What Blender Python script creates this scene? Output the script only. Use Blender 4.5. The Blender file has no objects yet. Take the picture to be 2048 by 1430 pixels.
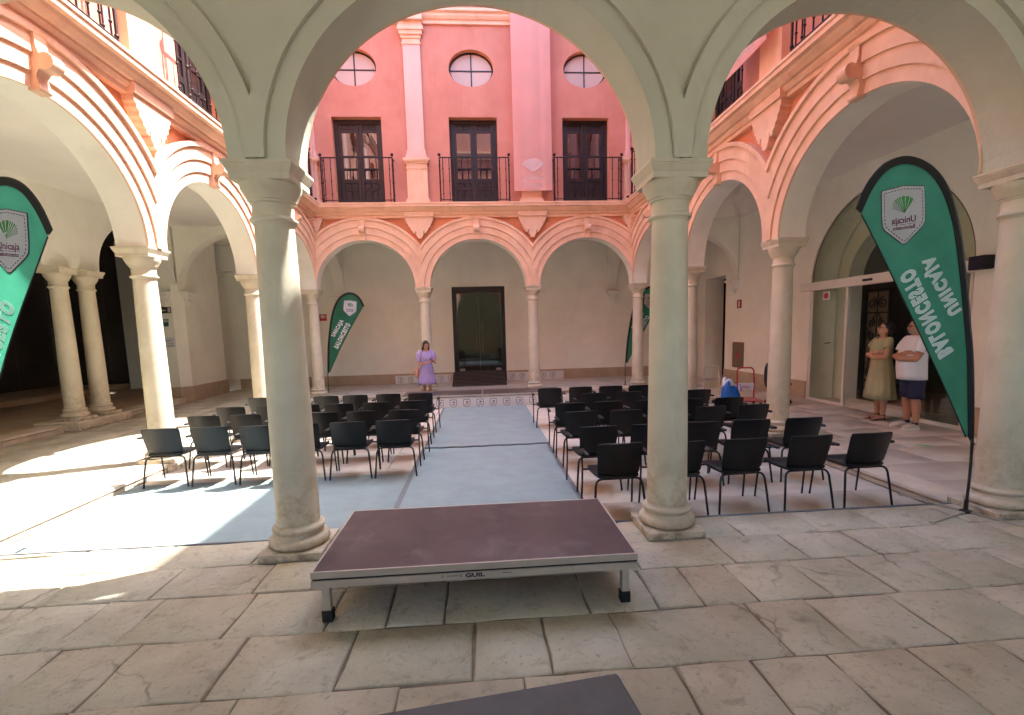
import bpy, bmesh, math, random
from mathutils import Vector, Matrix
R = math.radians
random.seed(7)
sc = bpy.context.scene
COL = sc.collection

# ------------------------------------------------------------------ camera
cam = bpy.data.cameras.new('camera')
cam.sensor_fit = 'HORIZONTAL'; cam.sensor_width = 36.0
cam.lens = 36.0 * 986.65 / 2048.0
cam.shift_x = -10.38 / 2048.0
cam.shift_y = 63.57 / 2048.0
cam.clip_start = 0.05; cam.clip_end = 500.0
camo = bpy.data.objects.new('camera', cam); COL.objects.link(camo)
rot = Matrix.Rotation(-0.0724, 4, 'Z') @ Matrix.Rotation(-0.1198, 4, 'X') @ Matrix.Rotation(0.0264, 4, 'Y')
camo.matrix_world = Matrix.Translation((4.635, -4.023, 1.7485)) @ rot @ Matrix.Rotation(R(90), 4, 'X')
sc.camera = camo

# ------------------------------------------------------------------ sky, sun, exposure
SUN_EL, SUN_AZ = R(59.0), math.atan2(0.376, 0.926)      # azimuth counted from +x towards +y
w = bpy.data.worlds.new('World'); sc.world = w; w.use_nodes = True
wn = w.node_tree.nodes; wl = w.node_tree.links
sky = wn.new('ShaderNodeTexSky'); sky.sky_type = 'NISHITA'; sky.sun_disc = False
sky.sun_elevation = SUN_EL; sky.sun_rotation = R(90) - SUN_AZ
sky.air_density = 1.0; sky.dust_density = 1.5; sky.ozone_density = 1.0
bg = wn['Background']; bg.inputs['Strength'].default_value = 0.15
wl.new(sky.outputs[0], bg.inputs[0])
sl = bpy.data.lights.new('sun', 'SUN'); sl.energy = 2.0; sl.angle = R(0.53); sl.color = (1.0, 0.975, 0.94)
so = bpy.data.objects.new('sun', sl); COL.objects.link(so)
sd = Vector((math.cos(SUN_EL) * math.cos(SUN_AZ), math.cos(SUN_EL) * math.sin(SUN_AZ), math.sin(SUN_EL)))
so.rotation_euler = sd.to_track_quat('Z', 'Y').to_euler(); so.location = (20, 10, 30)
sc.view_settings.view_transform = 'Standard'; sc.view_settings.look = 'None'
sc.view_settings.gamma = 1.0; sc.view_settings.use_curve_mapping = False
sc.view_settings.exposure = 3.35
sc.cycles.max_bounces = 8; sc.cycles.diffuse_bounces = 6; sc.cycles.glossy_bounces = 3; sc.cycles.transmission_bounces = 3
sc.cycles.use_adaptive_sampling = True; sc.cycles.adaptive_threshold = 0.032
sc.cycles.transparent_max_bounces = 12; sc.cycles.use_denoising = True
sc.cycles.sample_clamp_indirect = 6.0; sc.cycles.use_light_tree = False

# ------------------------------------------------------------------ materials
MATS = {}
def nd(nt, t, **kw):
    n = nt.nodes.new(t)
    for k, v in kw.items(): setattr(n, k, v)
    return n
def mat(name, col, rough=0.8, var=0.12, scale=2.0, bump=0.0, bscale=60.0, metal=0.0, spec=0.5, coat=0.0,
        tint=None, rnd=0.0, zs=1.0, grime=None, stain=None, stain_scale=1.2, stain_amt=0.5, world=False, sheen=0.0):
    m = bpy.data.materials.new(name); m.use_nodes = True; nt = m.node_tree; lk = nt.links
    b = nt.nodes['Principled BSDF']
    if world:
        g = nd(nt, 'ShaderNodeNewGeometry'); co = g.outputs['Position']
    else:
        g = nd(nt, 'ShaderNodeTexCoord'); co = g.outputs['Object']
    n1 = nd(nt, 'ShaderNodeTexNoise'); n1.inputs['Scale'].default_value = scale; n1.inputs['Detail'].default_value = 3; n1.inputs['Roughness'].default_value = 0.6
    lk.new(co, n1.inputs['Vector'])
    r = nd(nt, 'ShaderNodeValToRGB'); e = r.color_ramp.elements
    e[0].position = 0.3; e[1].position = 0.7
    t = tint or col
    e[0].color = (*[c * (1 - var) for c in col], 1); e[1].color = (*[min(1, c * (1 + var)) for c in t], 1)
    lk.new(n1.outputs[0], r.inputs[0]); out = r.outputs[0]
    if stain:
        n2 = nd(nt, 'ShaderNodeTexNoise'); n2.inputs['Scale'].default_value = stain_scale; n2.inputs['Detail'].default_value = 4; n2.inputs['Roughness'].default_value = 0.7
        n2.inputs['Distortion'].default_value = 0.4
        mpg = nd(nt, 'ShaderNodeMapping'); mpg.inputs['Scale'].default_value = (1, 1, zs); lk.new(co, mpg.inputs['Vector']); lk.new(mpg.outputs[0], n2.inputs['Vector'])
        r2 = nd(nt, 'ShaderNodeValToRGB'); r2.color_ramp.elements[0].position = 0.52; r2.color_ramp.elements[1].position = 0.72
        r2.color_ramp.elements[1].color = (stain_amt,) * 3 + (1,)
        lk.new(n2.outputs[0], r2.inputs[0])
        mx = nd(nt, 'ShaderNodeMix', data_type='RGBA'); lk.new(r2.outputs[0], mx.inputs[0]); lk.new(out, mx.inputs[6]); mx.inputs[7].default_value = (*stain, 1)
        out = mx.outputs[2]
    if grime:                                                       # weathering low on the stone: (colour, z from, z to)
        sx = nd(nt, 'ShaderNodeSeparateXYZ'); lk.new(co, sx.inputs[0]); gr = nd(nt, 'ShaderNodeMapRange'); gr.inputs[1].default_value = grime[2]; gr.inputs[2].default_value = grime[1]; lk.new(sx.outputs['Z'], gr.inputs[0])
        n4 = nd(nt, 'ShaderNodeTexNoise'); n4.inputs['Scale'].default_value = 11.0; n4.inputs['Detail'].default_value = 5; n4.inputs['Roughness'].default_value = 0.7; lk.new(co, n4.inputs['Vector'])
        r4 = nd(nt, 'ShaderNodeMapRange'); r4.inputs[1].default_value = 0.42; r4.inputs[2].default_value = 0.66; lk.new(n4.outputs[0], r4.inputs[0])
        m4 = nd(nt, 'ShaderNodeMath', operation='MULTIPLY'); lk.new(gr.outputs[0], m4.inputs[0]); lk.new(r4.outputs[0], m4.inputs[1])
        mg = nd(nt, 'ShaderNodeMix', data_type='RGBA'); lk.new(m4.outputs[0], mg.inputs[0]); lk.new(out, mg.inputs[6]); mg.inputs[7].default_value = (*grime[0], 1); out = mg.outputs[2]
    if rnd:
        oi = nd(nt, 'ShaderNodeObjectInfo'); mr = nd(nt, 'ShaderNodeMapRange'); mr.inputs[3].default_value = 1 - rnd; mr.inputs[4].default_value = 1 + rnd
        lk.new(oi.outputs['Random'], mr.inputs[0])
        hs = nd(nt, 'ShaderNodeHueSaturation'); lk.new(out, hs.inputs['Color']); lk.new(mr.outputs[0], hs.inputs['Value'])
        out = hs.outputs[0]
    lk.new(out, b.inputs['Base Color'])
    b.inputs['Roughness'].default_value = rough; b.inputs['Metallic'].default_value = metal
    b.inputs['Specular IOR Level'].default_value = spec; b.inputs['Coat Weight'].default_value = coat
    b.inputs['Sheen Weight'].default_value = sheen
    if bump:
        n3 = nd(nt, 'ShaderNodeTexNoise'); n3.inputs['Scale'].default_value = bscale; n3.inputs['Detail'].default_value = 2; lk.new(co, n3.inputs['Vector'])
        bp = nd(nt, 'ShaderNodeBump'); bp.inputs['Strength'].default_value = bump; bp.inputs['Distance'].default_value = 0.01
        lk.new(n3.outputs[0], bp.inputs['Height']); lk.new(bp.outputs[0], b.inputs['Normal'])
    MATS[name] = m
    return m

CREAM = (0.84, 0.82, 0.72)
mat('plaster_shaded', (0.57, 0.56, 0.44), 0.9, 0.05, 1.3, 0.25, 22, stain=(0.49, 0.47, 0.35), stain_scale=1.6, stain_amt=0.5, world=True, zs=0.35)  # darker copy of the plaster; the near arches' dimmer light is in its colour
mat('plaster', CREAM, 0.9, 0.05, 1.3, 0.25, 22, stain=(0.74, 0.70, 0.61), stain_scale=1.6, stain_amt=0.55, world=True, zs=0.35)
mat('plaster_white', (0.78, 0.76, 0.70), 0.9, 0.05, 0.9, 0.1, 25, world=True)
mat('salmon', (0.56, 0.225, 0.160), 0.9, 0.08, 1.1, 0.3, 26, tint=(0.57, 0.255, 0.19), stain=(0.47, 0.18, 0.125), stain_scale=1.8, stain_amt=0.6, world=True, zs=0.22)
mat('spandrel', (0.66, 0.28, 0.15), 0.9, 0.10, 1.5, 0.2, 30, world=True, stain=(0.55, 0.21, 0.10), stain_scale=2.0)
mat('peach', (0.78, 0.50, 0.34), 0.85, 0.07, 1.9, 0.2, 26, tint=(0.80, 0.53, 0.37), stain=(0.62, 0.36, 0.23), stain_scale=2.4, stain_amt=0.6, world=True, zs=0.5)
mat('pink_pilaster', (0.76, 0.48, 0.41), 0.9, 0.07, 1.5, 0.15, 30, world=True, stain=(0.66, 0.36, 0.29), stain_scale=1.7, zs=0.25)
mat('column_stone', (0.62, 0.56, 0.42), 0.6, 0.10, 2.2, 0.22, 30, stain=(0.48, 0.40, 0.26), stain_scale=3.2, stain_amt=0.5, zs=0.5, grime=((0.42, 0.33, 0.20), 0.25, 0.9))
mat('plinth_stone', (0.60, 0.52, 0.39), 0.7, 0.14, 3.5, 0.35, 40, stain=(0.36, 0.26, 0.16), stain_scale=7.0, stain_amt=0.6, grime=((0.20, 0.14, 0.09), -0.02, 0.16))
mat('dado_stone', (0.44, 0.33, 0.22), 0.75, 0.14, 2.0, 0.2, 25, world=True, stain=(0.30, 0.22, 0.14), stain_scale=1.5)
mat('ceiling_paint', (0.80, 0.78, 0.71), 0.9, 0.04, 0.8, world=True)
mat('dark_wood', (0.014, 0.008, 0.009), 0.45, 0.25, 6.0, 0.1, 40)
mat('iron', (0.018, 0.011, 0.011), 0.5, 0.2, 8.0, metal=0.3)
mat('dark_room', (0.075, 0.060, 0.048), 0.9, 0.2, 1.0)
mat('dark_metal', (0.018, 0.013, 0.012), 0.35, 0.2, 4.0, metal=0.4)
mat('frosted', (0.55, 0.42, 0.36), 0.35, 0.06, 1.0)
mat('white_frame', (0.72, 0.68, 0.62), 0.4, 0.03)
mat('pipe', (0.66, 0.36, 0.31), 0.6, 0.06)
mat('joint_dirt', (0.20, 0.155, 0.11), 0.95, 0.35, 9.0, 0.5, 90, world=True)
mat('kerb_stone', (0.56, 0.48, 0.37), 0.7, 0.14, 3.0, 0.3, 30, rnd=0.10, stain=(0.36, 0.24, 0.14), stain_scale=2.0, world=True)
mat('marble_floor', (0.54, 0.48, 0.40), 0.32, 0.12, 1.2, 0.06, 20, rnd=0.07, stain=(0.38, 0.31, 0.24), stain_scale=1.2, stain_amt=0.6, world=True)
mat('court_stone', (0.60, 0.53, 0.44), 0.55, 0.12, 1.0, 0.15, 30, rnd=0.06, stain=(0.46, 0.31, 0.18), stain_scale=0.9, stain_amt=0.65, world=True)
mat('carpet', (0.235, 0.305, 0.31), 0.95, 0.07, 3.5, 0.8, 5.0, sheen=0.1, world=True, stain=(0.205, 0.255, 0.258), stain_scale=2.6, stain_amt=0.6)
mat('tape', (0.16, 0.17, 0.18), 0.8, 0.1)
mat('chair_black', (0.0035, 0.0035, 0.004), 0.46, 0.3, 7.0, 0.12, 160, spec=0.4, rnd=0.25)
mat('tube_black', (0.005, 0.0045, 0.005), 0.35, 0.1, 5.0)
mat('deck_brown', (0.080, 0.051, 0.048), 0.36, 0.30, 2.4, 0.25, 260, stain=(0.20, 0.165, 0.15), stain_scale=3.1, stain_amt=0.6)
mat('aluminium', (0.55, 0.51, 0.44), 0.42, 0.08, 6.0, metal=0.65)
mat('rubber', (0.01, 0.01, 0.01), 0.7, 0.1)
mat('skirt_white', (0.68, 0.67, 0.66), 0.55, 0.03)
mat('print_grey', (0.10, 0.11, 0.12), 0.6, 0.05)
mat('flag_green', (0.022, 0.135, 0.080), 0.6, 0.08, 3.0, tint=(0.026, 0.150, 0.090))
mat('flag_black', (0.008, 0.008, 0.009), 0.7, 0.1)
mat('print_white', (0.72, 0.72, 0.74), 0.6, 0.02)
mat('print_dark', (0.05, 0.035, 0.06), 0.6, 0.02)
mat('print_purple', (0.16, 0.05, 0.11), 0.6, 0.02)
mat('fan_green', (0.06, 0.26, 0.08), 0.6, 0.1)
mat('fan_grey', (0.22, 0.26, 0.24), 0.6, 0.1)
mat('banner_pink', (0.62, 0.40, 0.355), 0.85, 0.04, 1.5)
mat('banner_print', (0.66, 0.49, 0.47), 0.85, 0.03)
mat('sign_red', (0.42, 0.03, 0.03), 0.4, 0.05)
mat('sign_green', (0.01, 0.13, 0.07), 0.4, 0.05)
mat('sign_dark', (0.02, 0.04, 0.025), 0.4, 0.05)
mat('paper', (0.62, 0.62, 0.66), 0.6, 0.05)
mat('cabinet_steel', (0.22, 0.15, 0.11), 0.45, 0.1, 3.0, metal=0.4)
mat('cream_enamel', (0.62, 0.53, 0.36), 0.4, 0.05)
mat('red_enamel', (0.40, 0.02, 0.025), 0.35, 0.05)
mat('blue_bag', (0.01, 0.12, 0.45), 0.35, 0.15, 8.0, 0.3, 40)
mat('white_bag', (0.66, 0.66, 0.66), 0.5, 0.05, 8.0, 0.4, 30)
mat('navy_fabric', (0.012, 0.012, 0.03), 0.8, 0.1)
mat('step_grey', (0.11, 0.107, 0.105), 0.7, 0.12, 8.0, 0.25, 120)
mat('skin', (0.48, 0.25, 0.16), 0.5, 0.08, 6.0)
mat('skin_tan', (0.42, 0.20, 0.12), 0.5, 0.08, 6.0)
mat('hair', (0.012, 0.008, 0.007), 0.45, 0.3, 20.0, 0.4, 80)
mat('dress_olive', (0.36, 0.34, 0.19), 0.85, 0.08, 5.0, 0.2, 300)
mat('tee_white', (0.70, 0.71, 0.74), 0.85, 0.03, 5.0, 0.1, 200)
mat('shorts_navy', (0.012, 0.018, 0.05), 0.85, 0.15, 5.0)
mat('shoe_beige', (0.50, 0.44, 0.36), 0.7, 0.08)
mat('sole', (0.62, 0.58, 0.52), 0.7, 0.04)
mat('sock', (0.03, 0.03, 0.035), 0.8, 0.05)
mat('sandal', (0.035, 0.015, 0.01), 0.6, 0.1)
mat('bag_tan', (0.50, 0.24, 0.16), 0.6, 0.08)
mat('phone_dark', (0.02, 0.02, 0.025), 0.2, 0.05)
mat('lens', (0.015, 0.012, 0.012), 0.1, 0.05)
mat('green_sticker', (0.03, 0.40, 0.12), 0.5, 0.1)
mat('yellow', (0.6, 0.5, 0.03), 0.5, 0.03)
mat('beard', (0.30, 0.24, 0.20), 0.8, 0.2, 40)

def translucent(name, k):
    m = MATS[name]; nt = m.node_tree; lk = nt.links; b = nt.nodes['Principled BSDF']; out = nt.nodes['Material Output']
    tr = nd(nt, 'ShaderNodeBsdfTranslucent'); src = b.inputs['Base Color'].links[0].from_socket
    hs = nd(nt, 'ShaderNodeHueSaturation'); hs.inputs['Value'].default_value = 2.6; lk.new(src, hs.inputs['Color']); lk.new(hs.outputs[0], tr.inputs[0])
    mx = nd(nt, 'ShaderNodeMixShader'); mx.inputs[0].default_value = k; lk.new(b.outputs[0], mx.inputs[1]); lk.new(tr.outputs[0], mx.inputs[2]); lk.new(mx.outputs[0], out.inputs[0])
translucent('flag_green', 0.6); translucent('print_white', 0.35); translucent('banner_pink', 0.3)
def glass(name, tint, refl, rough=0.03):
    m = bpy.data.materials.new(name); m.use_nodes = True; nt = m.node_tree; lk = nt.links
    nt.nodes.remove(nt.nodes['Principled BSDF']); out = nt.nodes['Material Output']
    tr = nd(nt, 'ShaderNodeBsdfTransparent'); tr.inputs[0].default_value = (*tint, 1)
    gl = nd(nt, 'ShaderNodeBsdfGlossy'); gl.inputs['Roughness'].default_value = rough; gl.inputs[0].default_value = (0.9, 0.95, 0.92, 1)
    lw_ = nd(nt, 'ShaderNodeLayerWeight'); lw_.inputs[0].default_value = 0.5
    pw = nd(nt, 'ShaderNodeMath', operation='POWER'); pw.inputs[1].default_value = 4.0; lk.new(lw_.outputs['Facing'], pw.inputs[0])
    fr = nd(nt, 'ShaderNodeMapRange'); fr.inputs[3].default_value = refl; fr.inputs[4].default_value = 0.9; lk.new(pw.outputs[0], fr.inputs[0])
    mx = nd(nt, 'ShaderNodeMixShader'); lk.new(fr.outputs[0], mx.inputs[0]); lk.new(tr.outputs[0], mx.inputs[1]); lk.new(gl.outputs[0], mx.inputs[2])
    lk.new(mx.outputs[0], out.inputs[0]); MATS[name] = m
glass('glass_clear', (0.88, 0.91, 0.86), 0.03)
glass('glass_smoke', (0.50, 0.55, 0.50), 0.12)
def window_glass(name):
    m = bpy.data.materials.new(name); m.use_nodes = True; b = m.node_tree.nodes['Principled BSDF']
    b.inputs['Base Color'].default_value = (0.015, 0.012, 0.014, 1); b.inputs['Roughness'].default_value = 0.03; b.inputs['IOR'].default_value = 2.1
    MATS[name] = m
window_glass('window_glass')

def paving(name, c1, c2, c3, dirt):
    """worn limestone: tone by slab, blotches, pits, fine cracks and relief"""
    m = bpy.data.materials.new(name); m.use_nodes = True; nt = m.node_tree; lk = nt.links; b = nt.nodes['Principled BSDF']
    g = nd(nt, 'ShaderNodeNewGeometry'); oi = nd(nt, 'ShaderNodeObjectInfo')
    rr = nd(nt, 'ShaderNodeValToRGB'); el = rr.color_ramp.elements
    el[0].color = (*c1, 1); el[1].color = (*c3, 1); x = el.new(0.5); x.color = (*c2, 1)
    lk.new(oi.outputs['Random'], rr.inputs[0])
    def noise(s, d=8, dist=0.0, ro=0.65):
        n = nd(nt, 'ShaderNodeTexNoise'); n.inputs['Scale'].default_value = s; n.inputs['Detail'].default_value = d
        n.inputs['Distortion'].default_value = dist; n.inputs['Roughness'].default_value = ro; lk.new(g.outputs['Position'], n.inputs['Vector']); return n
    def ramp(src, p0, p1, v0, v1):
        r = nd(nt, 'ShaderNodeValToRGB'); e = r.color_ramp.elements; e[0].position = p0; e[1].position = p1
        e[0].color = (v0, v0, v0, 1); e[1].color = (v1, v1, v1, 1); lk.new(src, r.inputs[0]); return r
    def mixc(fac, a, bcol, mode='MIX'):
        mx = nd(nt, 'ShaderNodeMix', data_type='RGBA', blend_type=mode); lk.new(fac, mx.inputs[0]); lk.new(a, mx.inputs[6])
        if isinstance(bcol, tuple): mx.inputs[7].default_value = (*bcol, 1)
        else: lk.new(bcol, mx.inputs[7])
        return mx.outputs[2]
    big = noise(1.7, 4, 0.5); fine = noise(26, 5, 0.3, 0.75); mid = noise(7, 5, 0.8, 0.7)
    c = mixc(ramp(big.outputs[0], 0.38, 0.66, 0.0, 0.7).outputs[0], rr.outputs[0], (c1[0] * 0.72, c1[1] * 0.70, c1[2] * 0.66))
    c = mixc(ramp(mid.outputs[0], 0.55, 0.72, 0.0, 0.6).outputs[0], c, dirt)
    c = mixc(ramp(fine.outputs[0], 0.57, 0.70, 0.0, 0.75).outputs[0], c, dirt)
    c = mixc(ramp(fine.outputs[0], 0.24, 0.40, 0.35, 0.0).outputs[0], c, tuple(min(1, v * 1.35) for v in c3))
    vo = nd(nt, 'ShaderNodeTexVoronoi', feature='DISTANCE_TO_EDGE'); vo.inputs['Scale'].default_value = 1.25
    ds = nd(nt, 'ShaderNodeMix', data_type='RGBA'); ds.inputs[0].default_value = 0.22; lk.new(g.outputs['Position'], ds.inputs[6]); lk.new(noise(2.6, 3).outputs['Color'], ds.inputs[7]); lk.new(ds.outputs[2], vo.inputs['Vector'])
    ck = ramp(vo.outputs['Distance'], 0.002, 0.012, 1.0, 0.0); msk = ramp(noise(0.9, 2).outputs[0], 0.56, 0.64, 0.0, 0.6)
    mm = nd(nt, 'ShaderNodeMath', operation='MULTIPLY'); lk.new(ck.outputs[0], mm.inputs[0]); lk.new(msk.outputs[0], mm.inputs[1])
    c = mixc(mm.outputs[0], c, (dirt[0] * 0.6, dirt[1] * 0.6, dirt[2] * 0.6))
    lk.new(c, b.inputs['Base Color'])
    rg = nd(nt, 'ShaderNodeMapRange'); rg.inputs[3].default_value = 0.45; rg.inputs[4].default_value = 0.8; lk.new(mid.outputs[0], rg.inputs[0]); lk.new(rg.outputs[0], b.inputs['Roughness'])
    h = nd(nt, 'ShaderNodeMath', operation='SUBTRACT'); lk.new(fine.outputs[0], h.inputs[0]); lk.new(mm.outputs[0], h.inputs[1])
    h2 = nd(nt, 'ShaderNodeMath', operation='ADD'); lk.new(h.outputs[0], h2.inputs[0]); lk.new(mid.outputs[0], h2.inputs[1])
    bp = nd(nt, 'ShaderNodeBump'); bp.inputs['Strength'].default_value = 0.7; bp.inputs['Distance'].default_value = 0.014
    lk.new(h2.outputs[0], bp.inputs['Height']); lk.new(bp.outputs[0], b.inputs['Normal'])
    MATS[name] = m
paving('paving', (0.50, 0.445, 0.325), (0.54, 0.485, 0.37), (0.57, 0.51, 0.385), (0.20, 0.16, 0.105))

# ------------------------------------------------------------------ mesh helpers
class MB:
    def __init__(s): s.v = []; s.f = []; s.m = []
    def add(s, vs, fs, mi=0):
        o = len(s.v); s.v += [tuple(v) for v in vs]
        for f in fs: s.f.append([i + o for i in f]); s.m.append(mi)
    def quad(s, a, b, c, d, mi=0): s.add([a, b, c, d], [(0, 1, 2, 3)], mi)
    def box(s, x0, x1, y0, y1, z0, z1, mi=0, M=None):
        vs = [Vector(p) for p in ((x0, y0, z0), (x1, y0, z0), (x1, y1, z0), (x0, y1, z0), (x0, y0, z1), (x1, y0, z1), (x1, y1, z1), (x0, y1, z1))]
        if M: vs = [M @ v for v in vs]
        s.add(vs, [(3, 2, 1, 0), (4, 5, 6, 7), (0, 1, 5, 4), (1, 2, 6, 5), (2, 3, 7, 6), (3, 0, 4, 7)], mi)
    def cbox(s, x0, x1, y0, y1, z0, z1, c=0.01, mi=0, M=None):
        """box with chamfered edges"""
        b = bmesh.new(); bmesh.ops.create_cube(b, size=1)
        for v in b.verts: v.co = Vector(((x0 + x1) / 2 + v.co.x * (x1 - x0), (y0 + y1) / 2 + v.co.y * (y1 - y0), (z0 + z1) / 2 + v.co.z * (z1 - z0)))
        bmesh.ops.bevel(b, geom=list(b.edges), offset=c, segments=1, affect='EDGES', profile=0.7)
        b.verts.index_update()
        s.add([(M @ v.co if M else v.co.copy()) for v in b.verts], [[v.index for v in f.verts] for f in b.faces], mi); b.free()
    def lathe(s, prof, n=32, c=(0, 0), mi=0, a0=0.0, a1=2 * math.pi):
        full = abs(a1 - a0 - 2 * math.pi) < 1e-6; k = n if full else n + 1
        vs = [(c[0] + r * math.cos(a0 + (a1 - a0) * i / n), c[1] + r * math.sin(a0 + (a1 - a0) * i / n), z) for r, z in prof for i in range(k)]
        fs = []
        for j in range(len(prof) - 1):
            for i in range(n):
                i2 = (i + 1) % k if full else i + 1
                fs.append((j * k + i, j * k + i2, (j + 1) * k + i2, (j + 1) * k + i))
        s.add(vs, fs, mi)
    def loft(s, rings, mi=0, closed=True, cap=True):
        n = len(rings[0]); vs = [p for r in rings for p in r]; fs = []
        for j in range(len(rings) - 1):
            for i in range(n if closed else n - 1):
                i2 = (i + 1) % n
                fs.append((j * n + i, j * n + i2, (j + 1) * n + i2, (j + 1) * n + i))
        if cap and closed:
            fs.append(tuple(range(n - 1, -1, -1))); fs.append(tuple(range((len(rings) - 1) * n, len(rings) * n)))
        s.add(vs, fs, mi)
    def tube(s, path, r, n=8, mi=0, cap=True):
        P = [Vector(p) for p in path]; rs = r if isinstance(r, (list, tuple)) else [r] * len(P)
        rings = []; up = None
        for i, p in enumerate(P):
            t = (P[min(i + 1, len(P) - 1)] - P[max(i - 1, 0)]).normalized()
            if up is None:
                up = Vector((0, 0, 1)) if abs(t.z) < 0.9 else Vector((0, 1, 0))
            a = t.cross(up).normalized(); b = a.cross(t).normalized(); up = b
            rings.append([p + a * rs[i] * math.cos(2 * math.pi * k / n) + b * rs[i] * math.sin(2 * math.pi * k / n) for k in range(n)])
        s.loft(rings, mi, True, cap)
    def prism(s, poly, f0, f1, mi=0):
        """poly: 2-D points; f0, f1 map a 2-D point to 3-D (front, back)"""
        n = len(poly)
        s.add([f0(*p) for p in poly] + [f1(*p) for p in poly], [tuple(range(n)), tuple(range(2 * n - 1, n - 1, -1))] + [(i, i + n, (i + 1) % n + n, (i + 1) % n) for i in range(n)], mi)
    def sphere(s, c, r, n=12, m=8, mi=0, sc_=(1, 1, 1)):
        vs = [(c[0], c[1], c[2] - r * sc_[2])]
        for j in range(1, m):
            ph = -math.pi / 2 + math.pi * j / m
            for i in range(n):
                th = 2 * math.pi * i / n
                vs.append((c[0] + r * sc_[0] * math.cos(ph) * math.cos(th), c[1] + r * sc_[1] * math.cos(ph) * math.sin(th), c[2] + r * sc_[2] * math.sin(ph)))
        vs.append((c[0], c[1], c[2] + r * sc_[2])); L = len(vs) - 1
        fs = [(0, 1 + (i + 1) % n, 1 + i) for i in range(n)]
        for j in range(m - 2):
            for i in range(n): fs.append((1 + j * n + i, 1 + j * n + (i + 1) % n, 1 + (j + 1) * n + (i + 1) % n, 1 + (j + 1) * n + i))
        fs += [(L, 1 + (m - 2) * n + i, 1 + (m - 2) * n + (i + 1) % n) for i in range(n)]
        s.add(vs, fs, mi)
    def mesh(s, name, mats, smooth=None, fix=False):
        me = bpy.data.meshes.new(name); me.from_pydata(s.v, [], s.f)
        for mm in (mats if isinstance(mats, (list, tuple)) else [mats]): me.materials.append(MATS[mm])
        if max(s.m or [0]) > 0: me.polygons.foreach_set('material_index', s.m)
        if fix:
            b = bmesh.new(); b.from_mesh(me); bmesh.ops.remove_doubles(b, verts=b.verts, dist=1e-5); bmesh.ops.recalc_face_normals(b, faces=b.faces); b.to_mesh(me); b.free()
        me.update()
        if smooth is not None:
            me.shade_smooth(); me.set_sharp_from_angle(angle=R(smooth))
        return me
    def build(s, name, mats, parent=None, smooth=None, loc=None, rotz=None, fix=False):
        return link(name, s.mesh(name, mats, smooth, fix), parent, loc, rotz)

def link(name, data, parent=None, loc=None, rotz=None):
    o = bpy.data.objects.new(name, data); COL.objects.link(o)
    if parent: o.parent = parent
    if loc is not None: o.location = loc
    if rotz is not None: o.rotation_euler = (0, 0, rotz)
    return o
def tag(o, label, cat, group=None, kind=None):
    if label: o['label'] = label
    if cat: o['category'] = cat
    if group: o['group'] = group
    if kind: o['kind'] = kind
    return o
def thing(name, label, cat, loc=(0, 0, 0), rotz=0.0, group=None):
    return tag(link(name, None, None, loc, rotz), label, cat, group)
def dup(root, loc=None, rotz=None, label=None, parent=None):
    r = root.copy(); COL.objects.link(r)
    if parent: r.parent = parent
    if loc is not None: r.location = loc
    if rotz is not None: r.rotation_euler = (0, 0, rotz)
    if label: r['label'] = label
    for ch in list(root.children): dup(ch, parent=r)
    return r
def struct(o): o['kind'] = 'structure'; return o
def text_mesh(body, size, mapf, name, material, depth=0.0, xs=1.0, bold=0.0, spacing=1.0, align='CENTER', fit=None):
    """lettering as a mesh: mapf(x, y, side) -> point"""
    cu = bpy.data.curves.new('t', 'FONT'); cu.body = body; cu.size = size; cu.align_x = align; cu.align_y = 'CENTER'; cu.offset = bold; cu.space_character = spacing
    cu.resolution_u = 3; cu.extrude = 0.001
    ob = bpy.data.objects.new('t', cu); COL.objects.link(ob)
    dg = bpy.context.evaluated_depsgraph_get(); dg.update()
    me = bpy.data.meshes.new_from_object(ob.evaluated_get(dg)); me.name = name
    bpy.data.objects.remove(ob); bpy.data.curves.remove(cu)
    if fit:
        X = [v.co.x for v in me.vertices]; Y = [v.co.y for v in me.vertices]; x0, x1, y0, y1 = min(X), max(X), min(Y), max(Y)
        for v in me.vertices: v.co.x = (v.co.x - (x0 + x1) / 2) / (x1 - x0) * fit[0]; v.co.y = (v.co.y - (y0 + y1) / 2) / (y1 - y0) * fit[1]
    for v in me.vertices: v.co = mapf(v.co.x * xs, v.co.y, 1 if v.co.z > 0 else -1)
    me.materials.clear(); me.materials.append(MATS[material])
    return me
ORD = ['first', 'second', 'third', 'fourth', 'fifth', 'sixth', 'seventh']

# ------------------------------------------------------------------ layout
CX = (0.0, 3.1, 6.2, 9.3)
CY = (0.0, 3.37, 6.70, 10.37)
ZS = 3.0; HT = 0.2; RISE = 1.30; ZC = -0.11
ZCEIL = 4.72; XL, XR, YB, YF = -3.5, 12.1, 13.2, -6.5

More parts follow.
